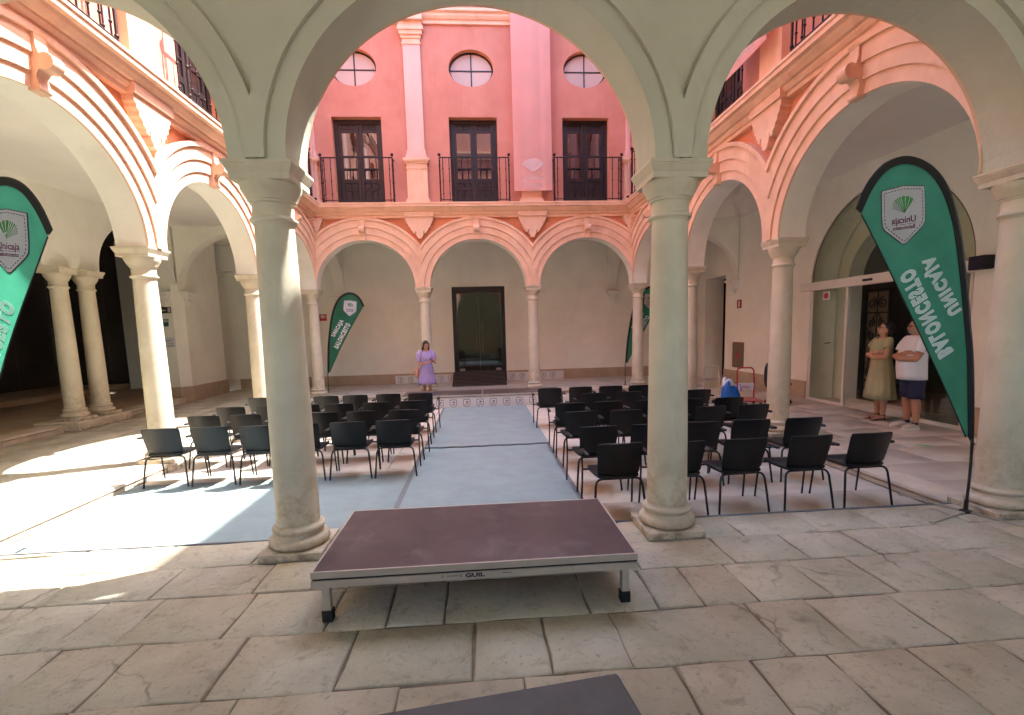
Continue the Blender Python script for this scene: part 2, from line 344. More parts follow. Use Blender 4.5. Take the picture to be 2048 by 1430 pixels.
def arch_pts(uc, a, b, zs, n=40):
    return [(uc - a * math.cos(math.pi * i / n), zs + b * math.sin(math.pi * i / n)) for i in range(n + 1)]
def wall_arches(mb, u0, u1, zt, ops, f, y0, y1, mf=0, mb_=0, ms=0, zb=0.0, front=True, back=True, top=False, ends=(False, False), n=40):
    """wall between u0..u1 and zb..zt with openings (uc, half, zspring, rise, zbottom); f(u, y, z) -> point; rise 0 = flat lintel"""
    cur = u0
    def strip(a, za, b, zb2):
        if front: mb.quad(f(a, y0, za), f(b, y0, zb2), f(b, y0, zt), f(a, y0, zt), mf)
        if back: mb.quad(f(b, y1, zb2), f(a, y1, za), f(a, y1, zt), f(b, y1, zt), mb_)
    for uc, a, zs, rise, z0 in ops:
        if uc - a > cur + 1e-5: strip(cur, zb, uc - a, zb)
        P = arch_pts(uc, a, rise, zs, n) if rise > 0 else [(uc - a, zs), (uc + a, zs)]
        for (p, q) in zip(P[:-1], P[1:]):
            strip(p[0], p[1], q[0], q[1])
            mb.quad(f(p[0], y0, p[1]), f(p[0], y1, p[1]), f(q[0], y1, q[1]), f(q[0], y0, q[1]), ms)
        if zs > z0 + 1e-4:
            for u, sgn in ((uc - a, 1), (uc + a, -1)):
                A = [f(u, y0, z0), f(u, y1, z0), f(u, y1, zs), f(u, y0, zs)]
                mb.quad(*(A if sgn > 0 else A[::-1]), ms)
            if z0 > zb + 1e-4:
                if front: mb.quad(f(uc - a, y0, zb), f(uc + a, y0, zb), f(uc + a, y0, z0), f(uc - a, y0, z0), mf)
                if back: mb.quad(f(uc + a, y1, zb), f(uc - a, y1, zb), f(uc - a, y1, z0), f(uc + a, y1, z0), mb_)
                mb.quad(f(uc - a, y0, z0), f(uc + a, y0, z0), f(uc + a, y1, z0), f(uc - a, y1, z0), ms)
        cur = uc + a
    if u1 > cur + 1e-5: strip(cur, zb, u1, zb)
    if top: mb.quad(f(u0, y0, zt), f(u1, y0, zt), f(u1, y1, zt), f(u0, y1, zt), mf)
    if ends[0]: mb.quad(f(u0, y1, zb), f(u0, y0, zb), f(u0, y0, zt), f(u0, y1, zt), mf)
    if ends[1]: mb.quad(f(u1, y0, zb), f(u1, y1, zb), f(u1, y1, zt), f(u1, y0, zt), mf)

def ring(mb, uc, a0, b0, a1, b1, zs, lo, hi, yb, yf, n=44, mi=0):
    """half-ring between two ellipses, face at yf, running back to yb, cut off at lo..hi"""
    th = {math.pi * i / n for i in range(n + 1)}
    for a in (a0, a1):
        for lim in (lo - uc, hi - uc):
            if abs(lim) < a: th.add(math.acos(lim / a))
    th = sorted(th)
    def pt(t):
        pi = Vector((uc + a0 * math.cos(t), zs + b0 * math.sin(t))); po = Vector((uc + a1 * math.cos(t), zs + b1 * math.sin(t)))
        if (pi.x > hi + 1e-6) or (pi.x < lo - 1e-6): return None
        if po.x > hi: po = pi + (po - pi) * ((hi - pi.x) / max(1e-9, po.x - pi.x))
        if po.x < lo: po = pi + (po - pi) * ((lo - pi.x) / min(-1e-9, po.x - pi.x))
        return pi, po
    q = [pt(t) for t in th]
    for A, B in zip(q[:-1], q[1:]):
        if A is None or B is None: continue
        mb.quad((A[0].x, yf, A[0].y), (A[1].x, yf, A[1].y), (B[1].x, yf, B[1].y), (B[0].x, yf, B[0].y), mi)
        mb.quad((A[1].x, yf, A[1].y), (A[1].x, yb, A[1].y), (B[1].x, yb, B[1].y), (B[1].x, yf, B[1].y), mi)
        mb.quad((B[0].x, yf, B[0].y), (B[0].x, yb, B[0].y), (A[0].x, yb, A[0].y), (A[0].x, yf, A[0].y), mi)

def mitre_sweep(mb, prof, u0, u1, mi=0):
    """profile (d outward, z) swept along u with inner mitres at both ends"""
    for (d0, z0), (d1, z1) in zip(prof[:-1], prof[1:]):
        mb.quad((u0 + d0, -d0, z0), (u1 - d0, -d0, z0), (u1 - d1, -d1, z1), (u0 + d1, -d1, z1), mi)

def panel_hole(mb, u0, u1, z0, z1, hole, y0, depth, mi=0, mj=0):
    """rectangular panel at y0 with a convex hole; reveal running back by depth"""
    c = Vector((sum(p[0] for p in hole) / len(hole), sum(p[1] for p in hole) / len(hole)))
    def ray(p):
        d = Vector(p) - c; ts = []
        if d.x > 1e-9: ts.append((u1 - c.x) / d.x)
        if d.x < -1e-9: ts.append((u0 - c.x) / d.x)
        if d.y > 1e-9: ts.append((z1 - c.y) / d.y)
        if d.y < -1e-9: ts.append((z0 - c.y) / d.y)
        e = c + d * min(ts); return e
    n = len(hole)
    for i in range(n):
        a, b = hole[i], hole[(i + 1) % n]; ea, eb = ray(a), ray(b)
        pts = [(a[0], y0, a[1]), (ea.x, y0, ea.y)]
        for cx_, cz_ in ((u0, z0), (u1, z0), (u1, z1), (u0, z1)):
            # a corner of the rectangle that falls between both rays
            k = Vector((cx_, cz_)) - c; va, vb = ea - c, eb - c
            if (va.x * k.y - va.y * k.x) > 1e-7 and (k.x * vb.y - k.y * vb.x) > 1e-7: pts.append((cx_, y0, cz_))
        pts += [(eb.x, y0, eb.y), (b[0], y0, b[1])]
        mb.add(pts, [tuple(range(len(pts)))], mi)
        mb.quad((a[0], y0, a[1]), (b[0], y0, b[1]), (b[0], y0 + depth, b[1]), (a[0], y0 + depth, a[1]), mj)

# ------------------------------------------------------------------ facades round the court
ZTOP = 12.65
CORN = [(0.0, 4.86), (0.09, 4.86), (0.09, 4.92), (0.12, 4.93), (0.15, 4.97), (0.15, 5.00), (0.19, 5.01), (0.24, 5.06), (0.26, 5.10), (0.32, 5.11), (0.32, 5.17), (0.34, 5.18), (0.34, 5.215), (0.0, 5.225)]
CORN2 = [(0.0, 9.80), (0.06, 9.80), (0.06, 9.88), (0.10, 9.90), (0.14, 9.96), (0.14, 10.02), (0.20, 10.05), (0.20, 10.12), (0.0, 10.14)]
BRK = [(-0.38, 4.87), (-0.38, 4.78), (-0.345, 4.76), (-0.345, 4.71), (-0.30, 4.68), (-0.30, 4.62), (-0.245, 4.585), (-0.245, 4.54), (-0.19, 4.50), (-0.19, 4.455),
       (-0.125, 4.44), (-0.125, 4.50), (-0.10, 4.50), (-0.10, 4.40), (-0.065, 4.36), (-0.065, 4.32), (-0.025, 4.30)]
BRK = BRK + [(-x, z) for x, z in BRK[::-1]]
WIN_W, WIN_T, ZFL = 0.65, 7.50, 5.225

def french_window(parent, uc):
    m = MB(); y = 0.20; w_ = WIN_W; z0 = ZFL; z1 = WIN_T
    m.box(uc - w_, uc - w_ + 0.09, y, y + 0.10, z0, z1); m.box(uc + w_ - 0.09, uc + w_, y, y + 0.10, z0, z1)
    m.box(uc - w_ + 0.09, uc + w_ - 0.09, y, y + 0.10, z1 - 0.10, z1)
    o = m.build('french_window', 'dark_wood', parent)
    for s in (-1, 1):
        a, b = (uc - w_ + 0.095, uc - 0.005) if s < 0 else (uc + 0.005, uc + w_ - 0.095)
        l = MB(); yl = y + 0.03
        l.box(a, a + 0.085, yl, yl + 0.05, z0 + 0.01, z1 - 0.105); l.box(b - 0.085, b, yl, yl + 0.05, z0 + 0.01, z1 - 0.105)
        for (za, zb) in ((z0 + 0.01, z0 + 0.12), (z0 + 0.44, z0 + 0.50), (z0 + 0.64, z0 + 0.74), (z0 + 1.33, z0 + 1.36), (z0 + 1.0, z0 + 1.03), (z1 - 0.32, z1 - 0.24), (z1 - 0.135, z1 - 0.105)):
            l.box(a + 0.085, b - 0.085, yl + 0.002, yl + 0.048, za, zb)
        for za, zb in ((z0 + 0.12, z0 + 0.44), (z0 + 0.50, z0 + 0.64), (z1 - 0.24, z1 - 0.135)):     # wooden fielded panels
            l.cbox(a + 0.085, (a + b) / 2 - 0.012, yl + 0.014, yl + 0.040, za, zb, 0.012); l.cbox((a + b) / 2 + 0.012, b - 0.085, yl + 0.014, yl + 0.040, za, zb, 0.012)
            l.box((a + b) / 2 - 0.012, (a + b) / 2 + 0.012, yl + 0.006, yl + 0.044, za, zb)
        l.build('door_leaf', 'dark_wood', o)
        for za, zb in ((z0 + 0.74, z0 + 1.0), (z0 + 1.03, z0 + 1.33), (z0 + 1.36, z1 - 0.32)):
            p = MB(); p.box(a + 0.085, b - 0.085, yl + 0.02, yl + 0.028, za, zb); p.build('pane', 'window_glass', o)
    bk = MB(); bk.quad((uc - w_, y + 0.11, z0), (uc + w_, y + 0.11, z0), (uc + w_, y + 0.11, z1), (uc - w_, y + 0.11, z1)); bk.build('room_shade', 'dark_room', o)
    f = MB()                                                       # half-round draught plate on the floor
    f.prism([(uc + 0.17 * math.cos(math.pi * i / 10), z0 + 0.13 * math.sin(math.pi * i / 10)) for i in range(11)], lambda u, z: (u, -0.02, z), lambda u, z: (u, 0.0, z))
    return o

def oculus(parent, uc, zc, a=0.60, b=0.47):
    n = 40; E_ = [(uc + a * math.cos(2 * math.pi * i / n), zc + b * math.sin(2 * math.pi * i / n)) for i in range(n)]
    I_ = [(uc + (a - 0.045) * math.cos(2 * math.pi * i / n), zc + (b - 0.045) * math.sin(2 * math.pi * i / n)) for i in range(n)]
    m = MB(); y = 0.15
    for i in range(n):
        j = (i + 1) % n
        m.quad((E_[i][0], y, E_[i][1]), (I_[i][0], y, I_[i][1]), (I_[j][0], y, I_[j][1]), (E_[j][0], y, E_[j][1]))
        m.quad((I_[i][0], y, I_[i][1]), (I_[i][0], y + 0.05, I_[i][1]), (I_[j][0], y + 0.05, I_[j][1]), (I_[j][0], y, I_[j][1]))
    m.box(uc - 0.016, uc + 0.016, y + 0.005, y + 0.045, zc - b + 0.03, zc + b - 0.03); m.box(uc - a + 0.03, uc + a - 0.03, y + 0.007, y + 0.043, zc - 0.016, zc + 0.016)
    o = m.build('oculus_window', 'dark_wood', parent)
    for q in range(4):
        p = MB(); arc = [(uc, zc)] + [(uc + (a - 0.03) * math.cos(math.pi / 2 * (q + i / 8)), zc + (b - 0.03) * math.sin(math.pi / 2 * (q + i / 8))) for i in range(9)]
        p.prism(arc, lambda u, z: (u, y + 0.022, z), lambda u, z: (u, y + 0.03, z)); p.build('pane', 'frosted', o)
    return o

def railing(us, org, rz, label):
    t = thing('balcony_railing', label, 'railing', org, rz, 'iron balcony railings'); a, b = us; y = -0.27; z0 = ZFL; zt = 6.37; r = 0.011
    m = MB(); m.tube([(a, -0.01, zt), (a, y, zt), (b, y, zt), (b, -0.01, zt)], 0.017, 8); m.build('top_rail', 'iron', t, 40)
    m = MB(); m.tube([(a, 0.0, z0 + 0.06), (a, y, z0 + 0.06), (b, y, z0 + 0.06), (b, 0.0, z0 + 0.06)], 0.012, 6); m.build('bottom_rail', 'iron', t, 40)
    bm_ = MB(); bm_.tube([(0, 0, 0.02), (0, 0, zt - z0)], r, 6)
    for zz in (0.22, 0.55, 0.86): bm_.sphere((0, 0, zz), 0.021, 8, 6)
    bme = bm_.mesh('baluster', 'iron', 40)
    k = 11
    for i in range(k): link('baluster', bme, t, (a + (b - a) * (i + 0.5) / k, y, z0))
    for u in (a, b): link('baluster', bme, t, (u, y / 2, z0))
    pm = MB(); pm.tube([(0, 0, 0), (0, 0, 1.16)], 0.017, 8); pm.sphere((0, 0, 1.215), 0.042, 12, 8)
    for zz in (0.10, 0.50, 0.95): pm.sphere((0, 0, zz), 0.028, 8, 6)
    pme = pm.mesh('post', 'iron', 40)
    for u in (a, b): link('post', pme, t, (u, y, z0))
    return t

def pilaster(parent, uc, half=None):
    """half: None full, -1 / +1 only that side of uc (corner piece)"""
    def lim(w_): return (uc - (w_ if half != 1 else 0), uc + (w_ if half != -1 else 0))
    m = MB(); a, b = lim(0.225); m.box(a, b, -0.07, 0, 6.62, 9.28); o = m.build('pilaster', 'pink_pilaster', parent)
    m = MB()
    for w_, d, z0, z1 in ((0.32, 0.15, ZFL, 5.33), (0.29, 0.125, 5.33, 5.37), (0.275, 0.115, 5.37, 6.13), (0.29, 0.13, 6.13, 6.17), (0.275, 0.117, 6.17, 6.27), (0.30, 0.14, 6.27, 6.31), (0.335, 0.17, 6.31, 6.345), (0.35, 0.185, 6.345, 6.40)):
        a, b = lim(w_); m.box(a, b, -d, 0, z0, z1)
    m.build('pedestal', 'peach', o)
    m = MB()
    for w_, d, z0, z1 in ((0.285, 0.12, 6.40, 6.50), (0.255, 0.095, 6.50, 6.62)):
        a, b = lim(w_); m.box(a, b, -d, 0, z0, z1)
    m.build('base_moulding', 'pink_pilaster', o)
    m = MB()
    for w_, d, z0, z1 in ((0.25, 0.09, 9.28, 9.32), (0.23, 0.075, 9.32, 9.42), (0.26, 0.10, 9.42, 9.50), (0.30, 0.14, 9.50, 9.60), (0.33, 0.17, 9.60, 9.70), (0.30, 0.15, 9.70, 9.805)):
        a, b = lim(w_); m.box(a, b, -d, 0, z0, z1)
    m.build('capital', 'peach', o)
    m = MB()                                                        # break in the upper cornice over the pilaster
    a, b = lim(0.32); m.box(a, b, -0.24, 0, 9.806, 10.15); m.build('entablature_block', 'peach', o)

def keystone(parent, uc, zs_):
    m = MB(); z0 = zs_ - 0.03; w_ = 0.075
    prof = [(0, z0), (0.10, z0), (0.115, z0 + 0.02), (0.10, z0 + 0.07), (0.09, z0 + 0.14), (0.12, z0 + 0.20)]
    c = (0.185, z0 + 0.28)
    prof += [(c[0] + 0.085 * math.cos(t), c[1] + 0.085 * math.sin(t)) for t in [R(-120 + 30 * i) for i in range(9)]]
    prof += [(0.12, z0 + 0.42), (0.115, z0 + 0.54), (0.14, z0 + 0.575), (0.0, z0 + 0.575)]
    m.prism(prof, lambda d, z: (uc - w_, -d, z), lambda d, z: (uc + w_, -d, z))
    m.build('keystone', 'peach', parent, 35)

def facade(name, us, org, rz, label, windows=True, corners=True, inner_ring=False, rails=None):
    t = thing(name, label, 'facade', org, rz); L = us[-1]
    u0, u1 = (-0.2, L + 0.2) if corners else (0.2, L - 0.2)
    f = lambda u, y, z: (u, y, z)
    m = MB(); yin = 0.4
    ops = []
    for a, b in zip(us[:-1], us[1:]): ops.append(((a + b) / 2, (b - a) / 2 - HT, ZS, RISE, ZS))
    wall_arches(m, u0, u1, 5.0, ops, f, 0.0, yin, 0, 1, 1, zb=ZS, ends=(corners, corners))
    m.build('arcade_wall', ['spandrel', 'plaster_shaded' if inner_ring else 'plaster'], t, 30, fix=False)
    for (uc, a, zs, b, _), lo, hi in zip(ops, us[:-1], us[1:]):
        lo_, hi_ = max(lo, 0.2) if lo == us[0] else lo, min(hi, L - 0.2) if hi == us[-1] else hi
        m = MB()
        for w0, w1, d in ((0.0, 0.15, 0.03), (0.15, 0.33, 0.058), (0.33, 0.52, 0.086), (0.52, 0.585, 0.125)):
            ring(m, uc, a + w0, b + w0, a + w1, b + w1, zs, lo_, hi_, 0.0, -d)
        m.build('archivolt', 'peach', t, 25)
        if windows: keystone(t, uc, zs + b)
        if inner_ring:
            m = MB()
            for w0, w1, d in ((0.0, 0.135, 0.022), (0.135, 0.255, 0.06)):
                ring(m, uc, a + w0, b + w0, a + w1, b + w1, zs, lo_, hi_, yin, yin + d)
            m.build('inner_archivolt', 'plaster_shaded', t, 25)
    for i, u in enumerate(us):
        m = MB(); pts = [(u + x, z) for x, z in BRK]
        if i == 0: pts = [(0.2, 4.87)] + [(u + 0.2 + x * 0.85, z) for x, z in BRK if x >= 0]
        if i == len(us) - 1: pts = [(u - 0.2 + x * 0.85, z) for x, z in BRK if x <= 0] + [(L - 0.2, 4.87)]
        m.prism(pts, lambda a_, z: (a_, -0.155, z), lambda a_, z: (a_, 0.0, z)); m.build('bracket', 'peach', t)
    m = MB(); mitre_sweep(m, CORN, 0.2, L - 0.2); m.build('cornice', 'peach', t, 25)
    for i, u in enumerate(us[1:-1]):                                 # cornice breaks forward over each bracket
        m = MB(); m.box(u - 0.40, u + 0.40, -0.19, 0, 4.872, 5.0); m.build('cornice_block', 'peach', t)
    m = MB(); mitre_sweep(m, CORN2, 0.2, L - 0.2); m.build('upper_cornice', 'peach', t, 25)
    m = MB(); zj = 8.0
    ends_ = [u0] + list(us[1:-1]) + [u1]
    for k in range(3):
        a, b = ends_[k], ends_[k + 1]; uc = ops[k][0]
        if windows:
            wall_arches(m, a, b, zj, [(uc, WIN_W, WIN_T, 0, ZFL)], f, 0.0, 0.30, 0, 0, 1, zb=5.0, back=False)
            panel_hole(m, a, b, zj, 9.6, [(uc + 0.60 * math.cos(2 * math.pi * i / 40), 8.74 + 0.47 * math.sin(2 * math.pi * i / 40)) for i in range(40)], 0.0, 0.2, 0, 1)
            m.quad((a, 0, 9.6), (b, 0, 9.6), (b, 0, ZTOP), (a, 0, ZTOP), 0)
        else:
            m.quad((a, 0, 5.0), (b, 0, 5.0), (b, 0, ZTOP), (a, 0, ZTOP), 0)
    m.quad((u1, 0.4, 4.9), (u0, 0.4, 4.9), (u0, 0.4, ZTOP), (u1, 0.4, ZTOP), 0)
    m.quad((u0, 0, ZTOP), (u1, 0, ZTOP), (u1, 0.4, ZTOP), (u0, 0.4, ZTOP), 0)
    m.build('upper_wall', ['salmon', 'spandrel'], t)
    if windows:
        for k in range(3): french_window(t, ops[k][0]); oculus(t, ops[k][0], 8.74)
        for u in us[1:-1]: pilaster(t, u)
        pilaster(t, 0.2, 1); pilaster(t, L - 0.2, -1)
    if rails:
        for k, lb in enumerate(rails):
            if lb: railing((ops[k][0] - 0.93, ops[k][0] + 0.93), org, rz, lb)
    return t

facade('arcade_facade', CX, (0, 10.17, 0), 0, 'salmon facade of three peach arches facing the camera across the court', True, False,
       rails=['iron balcony railing left of the pale pilaster, on the facing salmon wall', 'iron balcony railing in the middle of the facing salmon wall', 'iron balcony railing right of the long pink banner, on the facing wall'])
facade('arcade_facade', CY, (0.2, 0, 0), R(90), 'sunlit salmon facade with white-glaring arches at the left of the court', True, True,
       rails=['sunlit iron balcony railing at the top left edge of the picture', 'sunlit iron balcony railing in the middle of the left facade', 'narrow far balcony railing on the left facade by the drainpipe'])
facade('arcade_facade', tuple(CY[3] - y for y in CY[::-1]), (9.1, 10.37, 0), R(-90), 'shaded salmon facade with peach arches at the right of the court', True, True,
       rails=['far iron balcony railing on the right facade, partly behind the near column', 'iron balcony railing left of the small pink banner on the right facade', 'iron balcony railing right of the small pink banner on the right facade'])
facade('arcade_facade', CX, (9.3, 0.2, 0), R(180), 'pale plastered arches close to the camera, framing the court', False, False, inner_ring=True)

# ------------------------------------------------------------------ columns
def column_meshes():
    A = 0.242; P = 0.243
    pl = MB(); pl.cbox(-P, P, -P, P, 0.0, 0.062, 0.006)
    ba = MB(); prof = [(0.235, 0.063)]
    prof += [(0.192 + 0.043 * math.cos(t), 0.105 + 0.042 * math.sin(t)) for t in [R(-80 + 20 * i) for i in range(9)]]
    prof += [(0.196, 0.15), (0.188, 0.160), (0.180, 0.172), (0.188, 0.184), (0.193, 0.188)]
    prof += [(0.178 + 0.026 * math.cos(t), 0.208 + 0.022 * math.sin(t)) for t in [R(-70 + 20 * i) for i in range(8)]]
    prof += [(0.178, 0.232), (0.176, 0.24), (0.0, 0.24)]
    ba.lathe(prof, 40)
    sh = MB(); zs = [0.238 + (2.585 - 0.238) * i / 12 for i in range(13)]
    sh.lathe([(0.166 - 0.026 * ((z - 0.238) / 2.35) ** 1.6, z) for z in zs], 40)
    ca = MB(); prof = [(0.0, 2.58), (0.146, 2.58), (0.150, 2.594)] + [(0.150 + 0.020 * math.cos(t), 2.614 + 0.018 * math.sin(t)) for t in [R(-80 + 22 * i) for i in range(8)]]
    prof += [(0.150, 2.636), (0.146, 2.645), (0.146, 2.73), (0.158, 2.735), (0.160, 2.75), (0.172, 2.755), (0.176, 2.77), (0.195, 2.80), (0.212, 2.835), (0.216, 2.86), (0.216, 2.872)]
    ca.lathe(prof, 40)
    ab = MB()
    rings = [[(x * s_, y * s_, z) for x, y in ((-1, -1), (1, -1), (1, 1), (-1, 1))] for s_, z in ((0.212, 2.872), (0.212, 2.915), (0.218, 2.925), (0.232, 2.955), (0.237, 2.965), (0.237, 2.972), (A, 2.976), (A, 2.999))]
    ab.loft(rings)
    return [('plinth', pl.mesh('plinth', 'plinth_stone')), ('base', ba.mesh('base', 'plinth_stone', 30)), ('shaft', sh.mesh('shaft', 'column_stone', 40)),
            ('capital', ca.mesh('capital', 'column_stone', 30)), ('abacus', ab.mesh('abacus', 'column_stone'))]
CM = column_meshes()
def column(x, y, label, group='stone columns round the court', z=0.0, s=1.0):
    t = thing('stone_column', label, 'column', (x, y, z), random.choice((0, 1, 2, 3)) * math.pi / 2, group); t.scale = (s, s, s)
    for n, me in CM: link(n, me, t)
    return t
column(CX[1], 0, 'thick near column left of the near stage deck')
column(CX[2], 0, 'thick near column right of the near stage deck')
column(CX[3], 0, 'near column cut by the right edge of the picture')
column(CX[0], 0, 'near corner column outside the left edge of the picture')
column(0, CY[1], 'half sunlit column behind the leftmost chair')
column(0, CY[2], 'slim column behind the fourth-row chairs, left of the near left column')
column(0, CY[3], 'far left corner column beside the near left column, left of the feather flag')
column(CX[1], CY[3], 'far column behind the woman in the lilac dress')
column(CX[2], CY[3], 'far column right of the dark glass door')
column(CX[3], CY[3], 'far right corner column behind the half hidden feather flag')
column(9.3, CY[2], 'column just right of the near right column, by the cream hand truck')
column(9.3, CY[1], 'pinkish column between the red hand truck and the glass entrance')
for yy in (CY[1], CY[2]):                                            # blocks under the side columns, down to the court
    for xx, lab in ((0.0, 'left'), (9.3, 'right')):
        m = MB(); sx = 1 if xx == 0 else -1
        m.cbox(*sorted((xx + sx * 0.2, xx + sx * 0.262)), yy - 0.30, yy + 0.30, ZC, -0.003, 0.008)
        tag(m.build('pedestal_block', 'plinth_stone', None), 'stone block in the %s kerb under the %s side column' % (lab, 'nearer' if yy == CY[1] else 'farther'), 'stone block', 'kerb blocks under the side columns')

# ------------------------------------------------------------------ gallery walls, ceilings, floors
def wallseg(name, label, build, mats, cat='wall'):
    t = thing(name, label, cat); m = MB(); build(m); m.build('plaster_face', mats, t, 30); return t
# back wall
bw = wallseg('gallery_wall', 'cream back wall of the gallery with the dark glass door', lambda m: wall_arches(m, -7.0, 13.6, 4.9, [(-3.55, 0.62, 3.30, 0.62, 0.30), (4.63, 0.90, 3.25, 0, 0.0)], lambda u, y, z: (u, y, z), YB, YB + 0.5, 0, 0, 0, zb=-0.05), 'plaster')
m = MB(); m.box(-4.3, -2.8, YB + 0.36, YB + 0.46, 0, 4.4); m.build('niche_back', 'plaster', bw)
for a, b in ((-3.45, 3.70), (5.56, XR)):
    m = MB(); m.box(a, b, YB - 0.035, YB, 0.0, 0.345); m.build('dado', 'dado_stone', bw)
# right wall: local u = y
def fr(u, y, z): return (XR + y, u, z)
rw = wallseg('gallery_wall', 'cream right wall with the arched glass entrance', lambda m: (wall_arches(m, YF, YB, 4.9, [(4.88, 1.86, 2.60, 1.70, 0.0), (11.3, 0.68, 3.22, 0, 0.0)], lambda u, y, z: fr(u, y, z), 0.0, 0.62, 0, 0, 0, zb=-0.05)), 'plaster')
for a, b in ((YF, 3.0), (6.76, 10.60)):
    m = MB(); m.box(XR - 0.03, XR, a, b, 0.0, 0.40); m.build('dado', 'dado_stone', rw)
m = MB(); wall_arches(m, 2.6, 7.2, 4.9, [(5.22, 1.24, 2.60, 1.10, 0.0)], lambda u, y, z: fr(u, y, z), 0.66, 1.0, 0, 0, 0, zb=-0.05); m.build('inner_doorway', 'plaster', rw, 30)
m = MB()
m.box(XR + 3.4, XR + 3.5, 1.6, 13.0, -0.05, 4.9); m.box(XR + 1.0, XR + 3.4, 1.5, 1.6, -0.05, 4.9); m.box(XR + 0.62, XR + 3.4, 7.9, 8.0, -0.05, 4.9); m.box(XR + 0.62, XR + 3.4, 12.9, 13.0, -0.05, 4.9)
m.box(XR + 0.62, XR + 3.5, 1.5, 13.0, 4.9, 5.0)
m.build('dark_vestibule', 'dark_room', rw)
m = MB(); m.quad((XR + 0.7, 10.2, -0.02), (XR + 3.3, 10.2, -0.02), (XR + 3.3, 12.9, -0.02), (XR + 0.7, 12.9, -0.02)); m.quad((XR + 1.0, 1.6, -0.02), (XR + 3.4, 1.6, -0.02), (XR + 3.4, 7.9, -0.02), (XR + 1.0, 7.9, -0.02)); m.build('vestibule_floor', 'dado_stone', rw)
# left wall
def fl(u, y, z): return (XL - y, u, z)
lw = wallseg('gallery_wall', 'pale left wall opening in wide arches to a dark hall', lambda m: wall_arches(m, YF, 10.2, 4.9, [(4.35, 1.75, 3.22, 1.38, 3.22), (6.80, 0.699, 3.20, 0, 3.20), (8.85, 1.35, 3.22, 1.22, 3.22)], lambda u, y, z: fl(u, y, z), 0.0, 0.7, 0, 0, 0, zb=-0.05), 'plaster')
m = MB(); m.quad((XL, 2.60, -0.05), (XL - 0.7, 2.60, -0.05), (XL - 0.7, 2.60, 3.22), (XL, 2.60, 3.22)); m.build('jamb', 'plaster', lw)
m = MB(); pts = [(-4.2, 10.2), (-3.72, 10.2), (-3.5, 10.42), (-3.5, YB), (-4.2, YB)]; pts = [(-4.2, 10.202), (-3.66, 10.202), (-3.46, 10.42), (-3.46, 12.30), (-3.9, 12.55), (-4.2, 12.6)]
m.prism(pts, lambda x, y: (x, y, -0.05), lambda x, y: (x, y, 4.9)); m.build('corner_pier', 'plaster', lw)
m = MB(); p2 = [(-4.22, 10.165), (-3.645, 10.165), (-3.42, 10.40), (-3.42, 12.33), (-3.9, 12.58)]; m.prism(p2, lambda x, y: (x, y, 0.0), lambda x, y: (x, y, 0.42)); m.build('dado', 'dado_stone', lw)
for a, b in ((6.14, 7.46),):
    m = MB(); m.cbox(-4.1, -3.22, a - 0.05, b + 0.10, 0.0, 0.18, 0.02); m.build('twin_column_plinth', 'plinth_stone', lw)
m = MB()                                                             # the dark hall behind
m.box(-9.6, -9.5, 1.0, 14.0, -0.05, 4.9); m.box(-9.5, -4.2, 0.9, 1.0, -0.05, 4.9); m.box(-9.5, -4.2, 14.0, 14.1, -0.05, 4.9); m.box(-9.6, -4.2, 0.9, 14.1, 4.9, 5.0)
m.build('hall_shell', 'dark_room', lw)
column(-3.55, 6.45, 'left one of the twin columns at the dark hall', 'twin columns of the dark hall', 0.18, 1.005)
column(-3.55, 7.14, 'right one of the twin columns at the dark hall', 'twin columns of the dark hall', 0.18, 1.005)
column(-5.9, 7.0, 'dim column inside the dark hall behind the feather flag', None, 0.30, 0.96)
# transverse arches of the corner bays
def tarch(p, q, label):
    p = Vector((*p, 0)); q = Vector((*q, 0)); d = (q - p); L = d.length; d.normalize(); nrm = Vector((-d.y, d.x, 0))
    t = thing('transverse_arch', label, 'arch')
    m = MB(); f = lambda u, y, z: tuple(p + d * u + nrm * y + Vector((0, 0, z)))
    a = L / 2
    wall_arches(m, 0, L, 4.75, [(a, a - 0.001, 3.02, min(1.5, a), 3.02)], f, -0.17, 0.17, 0, 0, 0, zb=3.02); m.build('arch_band', 'plaster', t, 30); return t
tarch((0, 10.58), (0, YB), 'pale cross arch at the far left corner of the gallery')
tarch((9.3, 10.58), (9.3, YB), 'pale cross arch on the corbel right of the far columns')
tarch((-0.21, 10.37), (-3.46, 10.37), 'pale arch crossing the left gallery above the corner pier')
tarch((9.51, 10.30), (XR, 10.05), 'pale arch crossing the right gallery above the stone corbel')
def corbel(x, y, rz, label, z=3.02):
    t = thing('stone_corbel', label, 'corbel', (x, y, z), rz, 'stone corbels under the vault arches'); m = MB()
    rings = [[(a * sx, yy, zz) for sx, yy in ((-1, -d), (1, -d), (1, 0), (-1, 0))] for a, d, zz in ((0.02, 0.03, -0.40), (0.09, 0.10, -0.28), (0.12, 0.12, -0.26), (0.12, 0.12, -0.20), (0.15, 0.15, -0.18), (0.15, 0.15, -0.13), (0.19, 0.20, -0.09), (0.19, 0.20, -0.07), (0.23, 0.24, -0.04), (0.23, 0.24, 0.0))]
    m.loft(rings); m.build('moulded_block', 'plaster_white', t, None, None, None, True)
    return t
corbel(0, YB, 0, 'stone corbel on the back wall by the readable feather flag')
corbel(9.3, YB, 0, 'stone corbel on the back wall right of the far columns')
corbel(XR, 10.05, R(-90), 'stone corbel above the red sign on the right wall')
corbel(-3.5, 10.55, R(90), 'stone corbel facing the court on the left corner pier')
corbel(-3.86, 10.2, 0, 'stone corbel above the green exit sign')
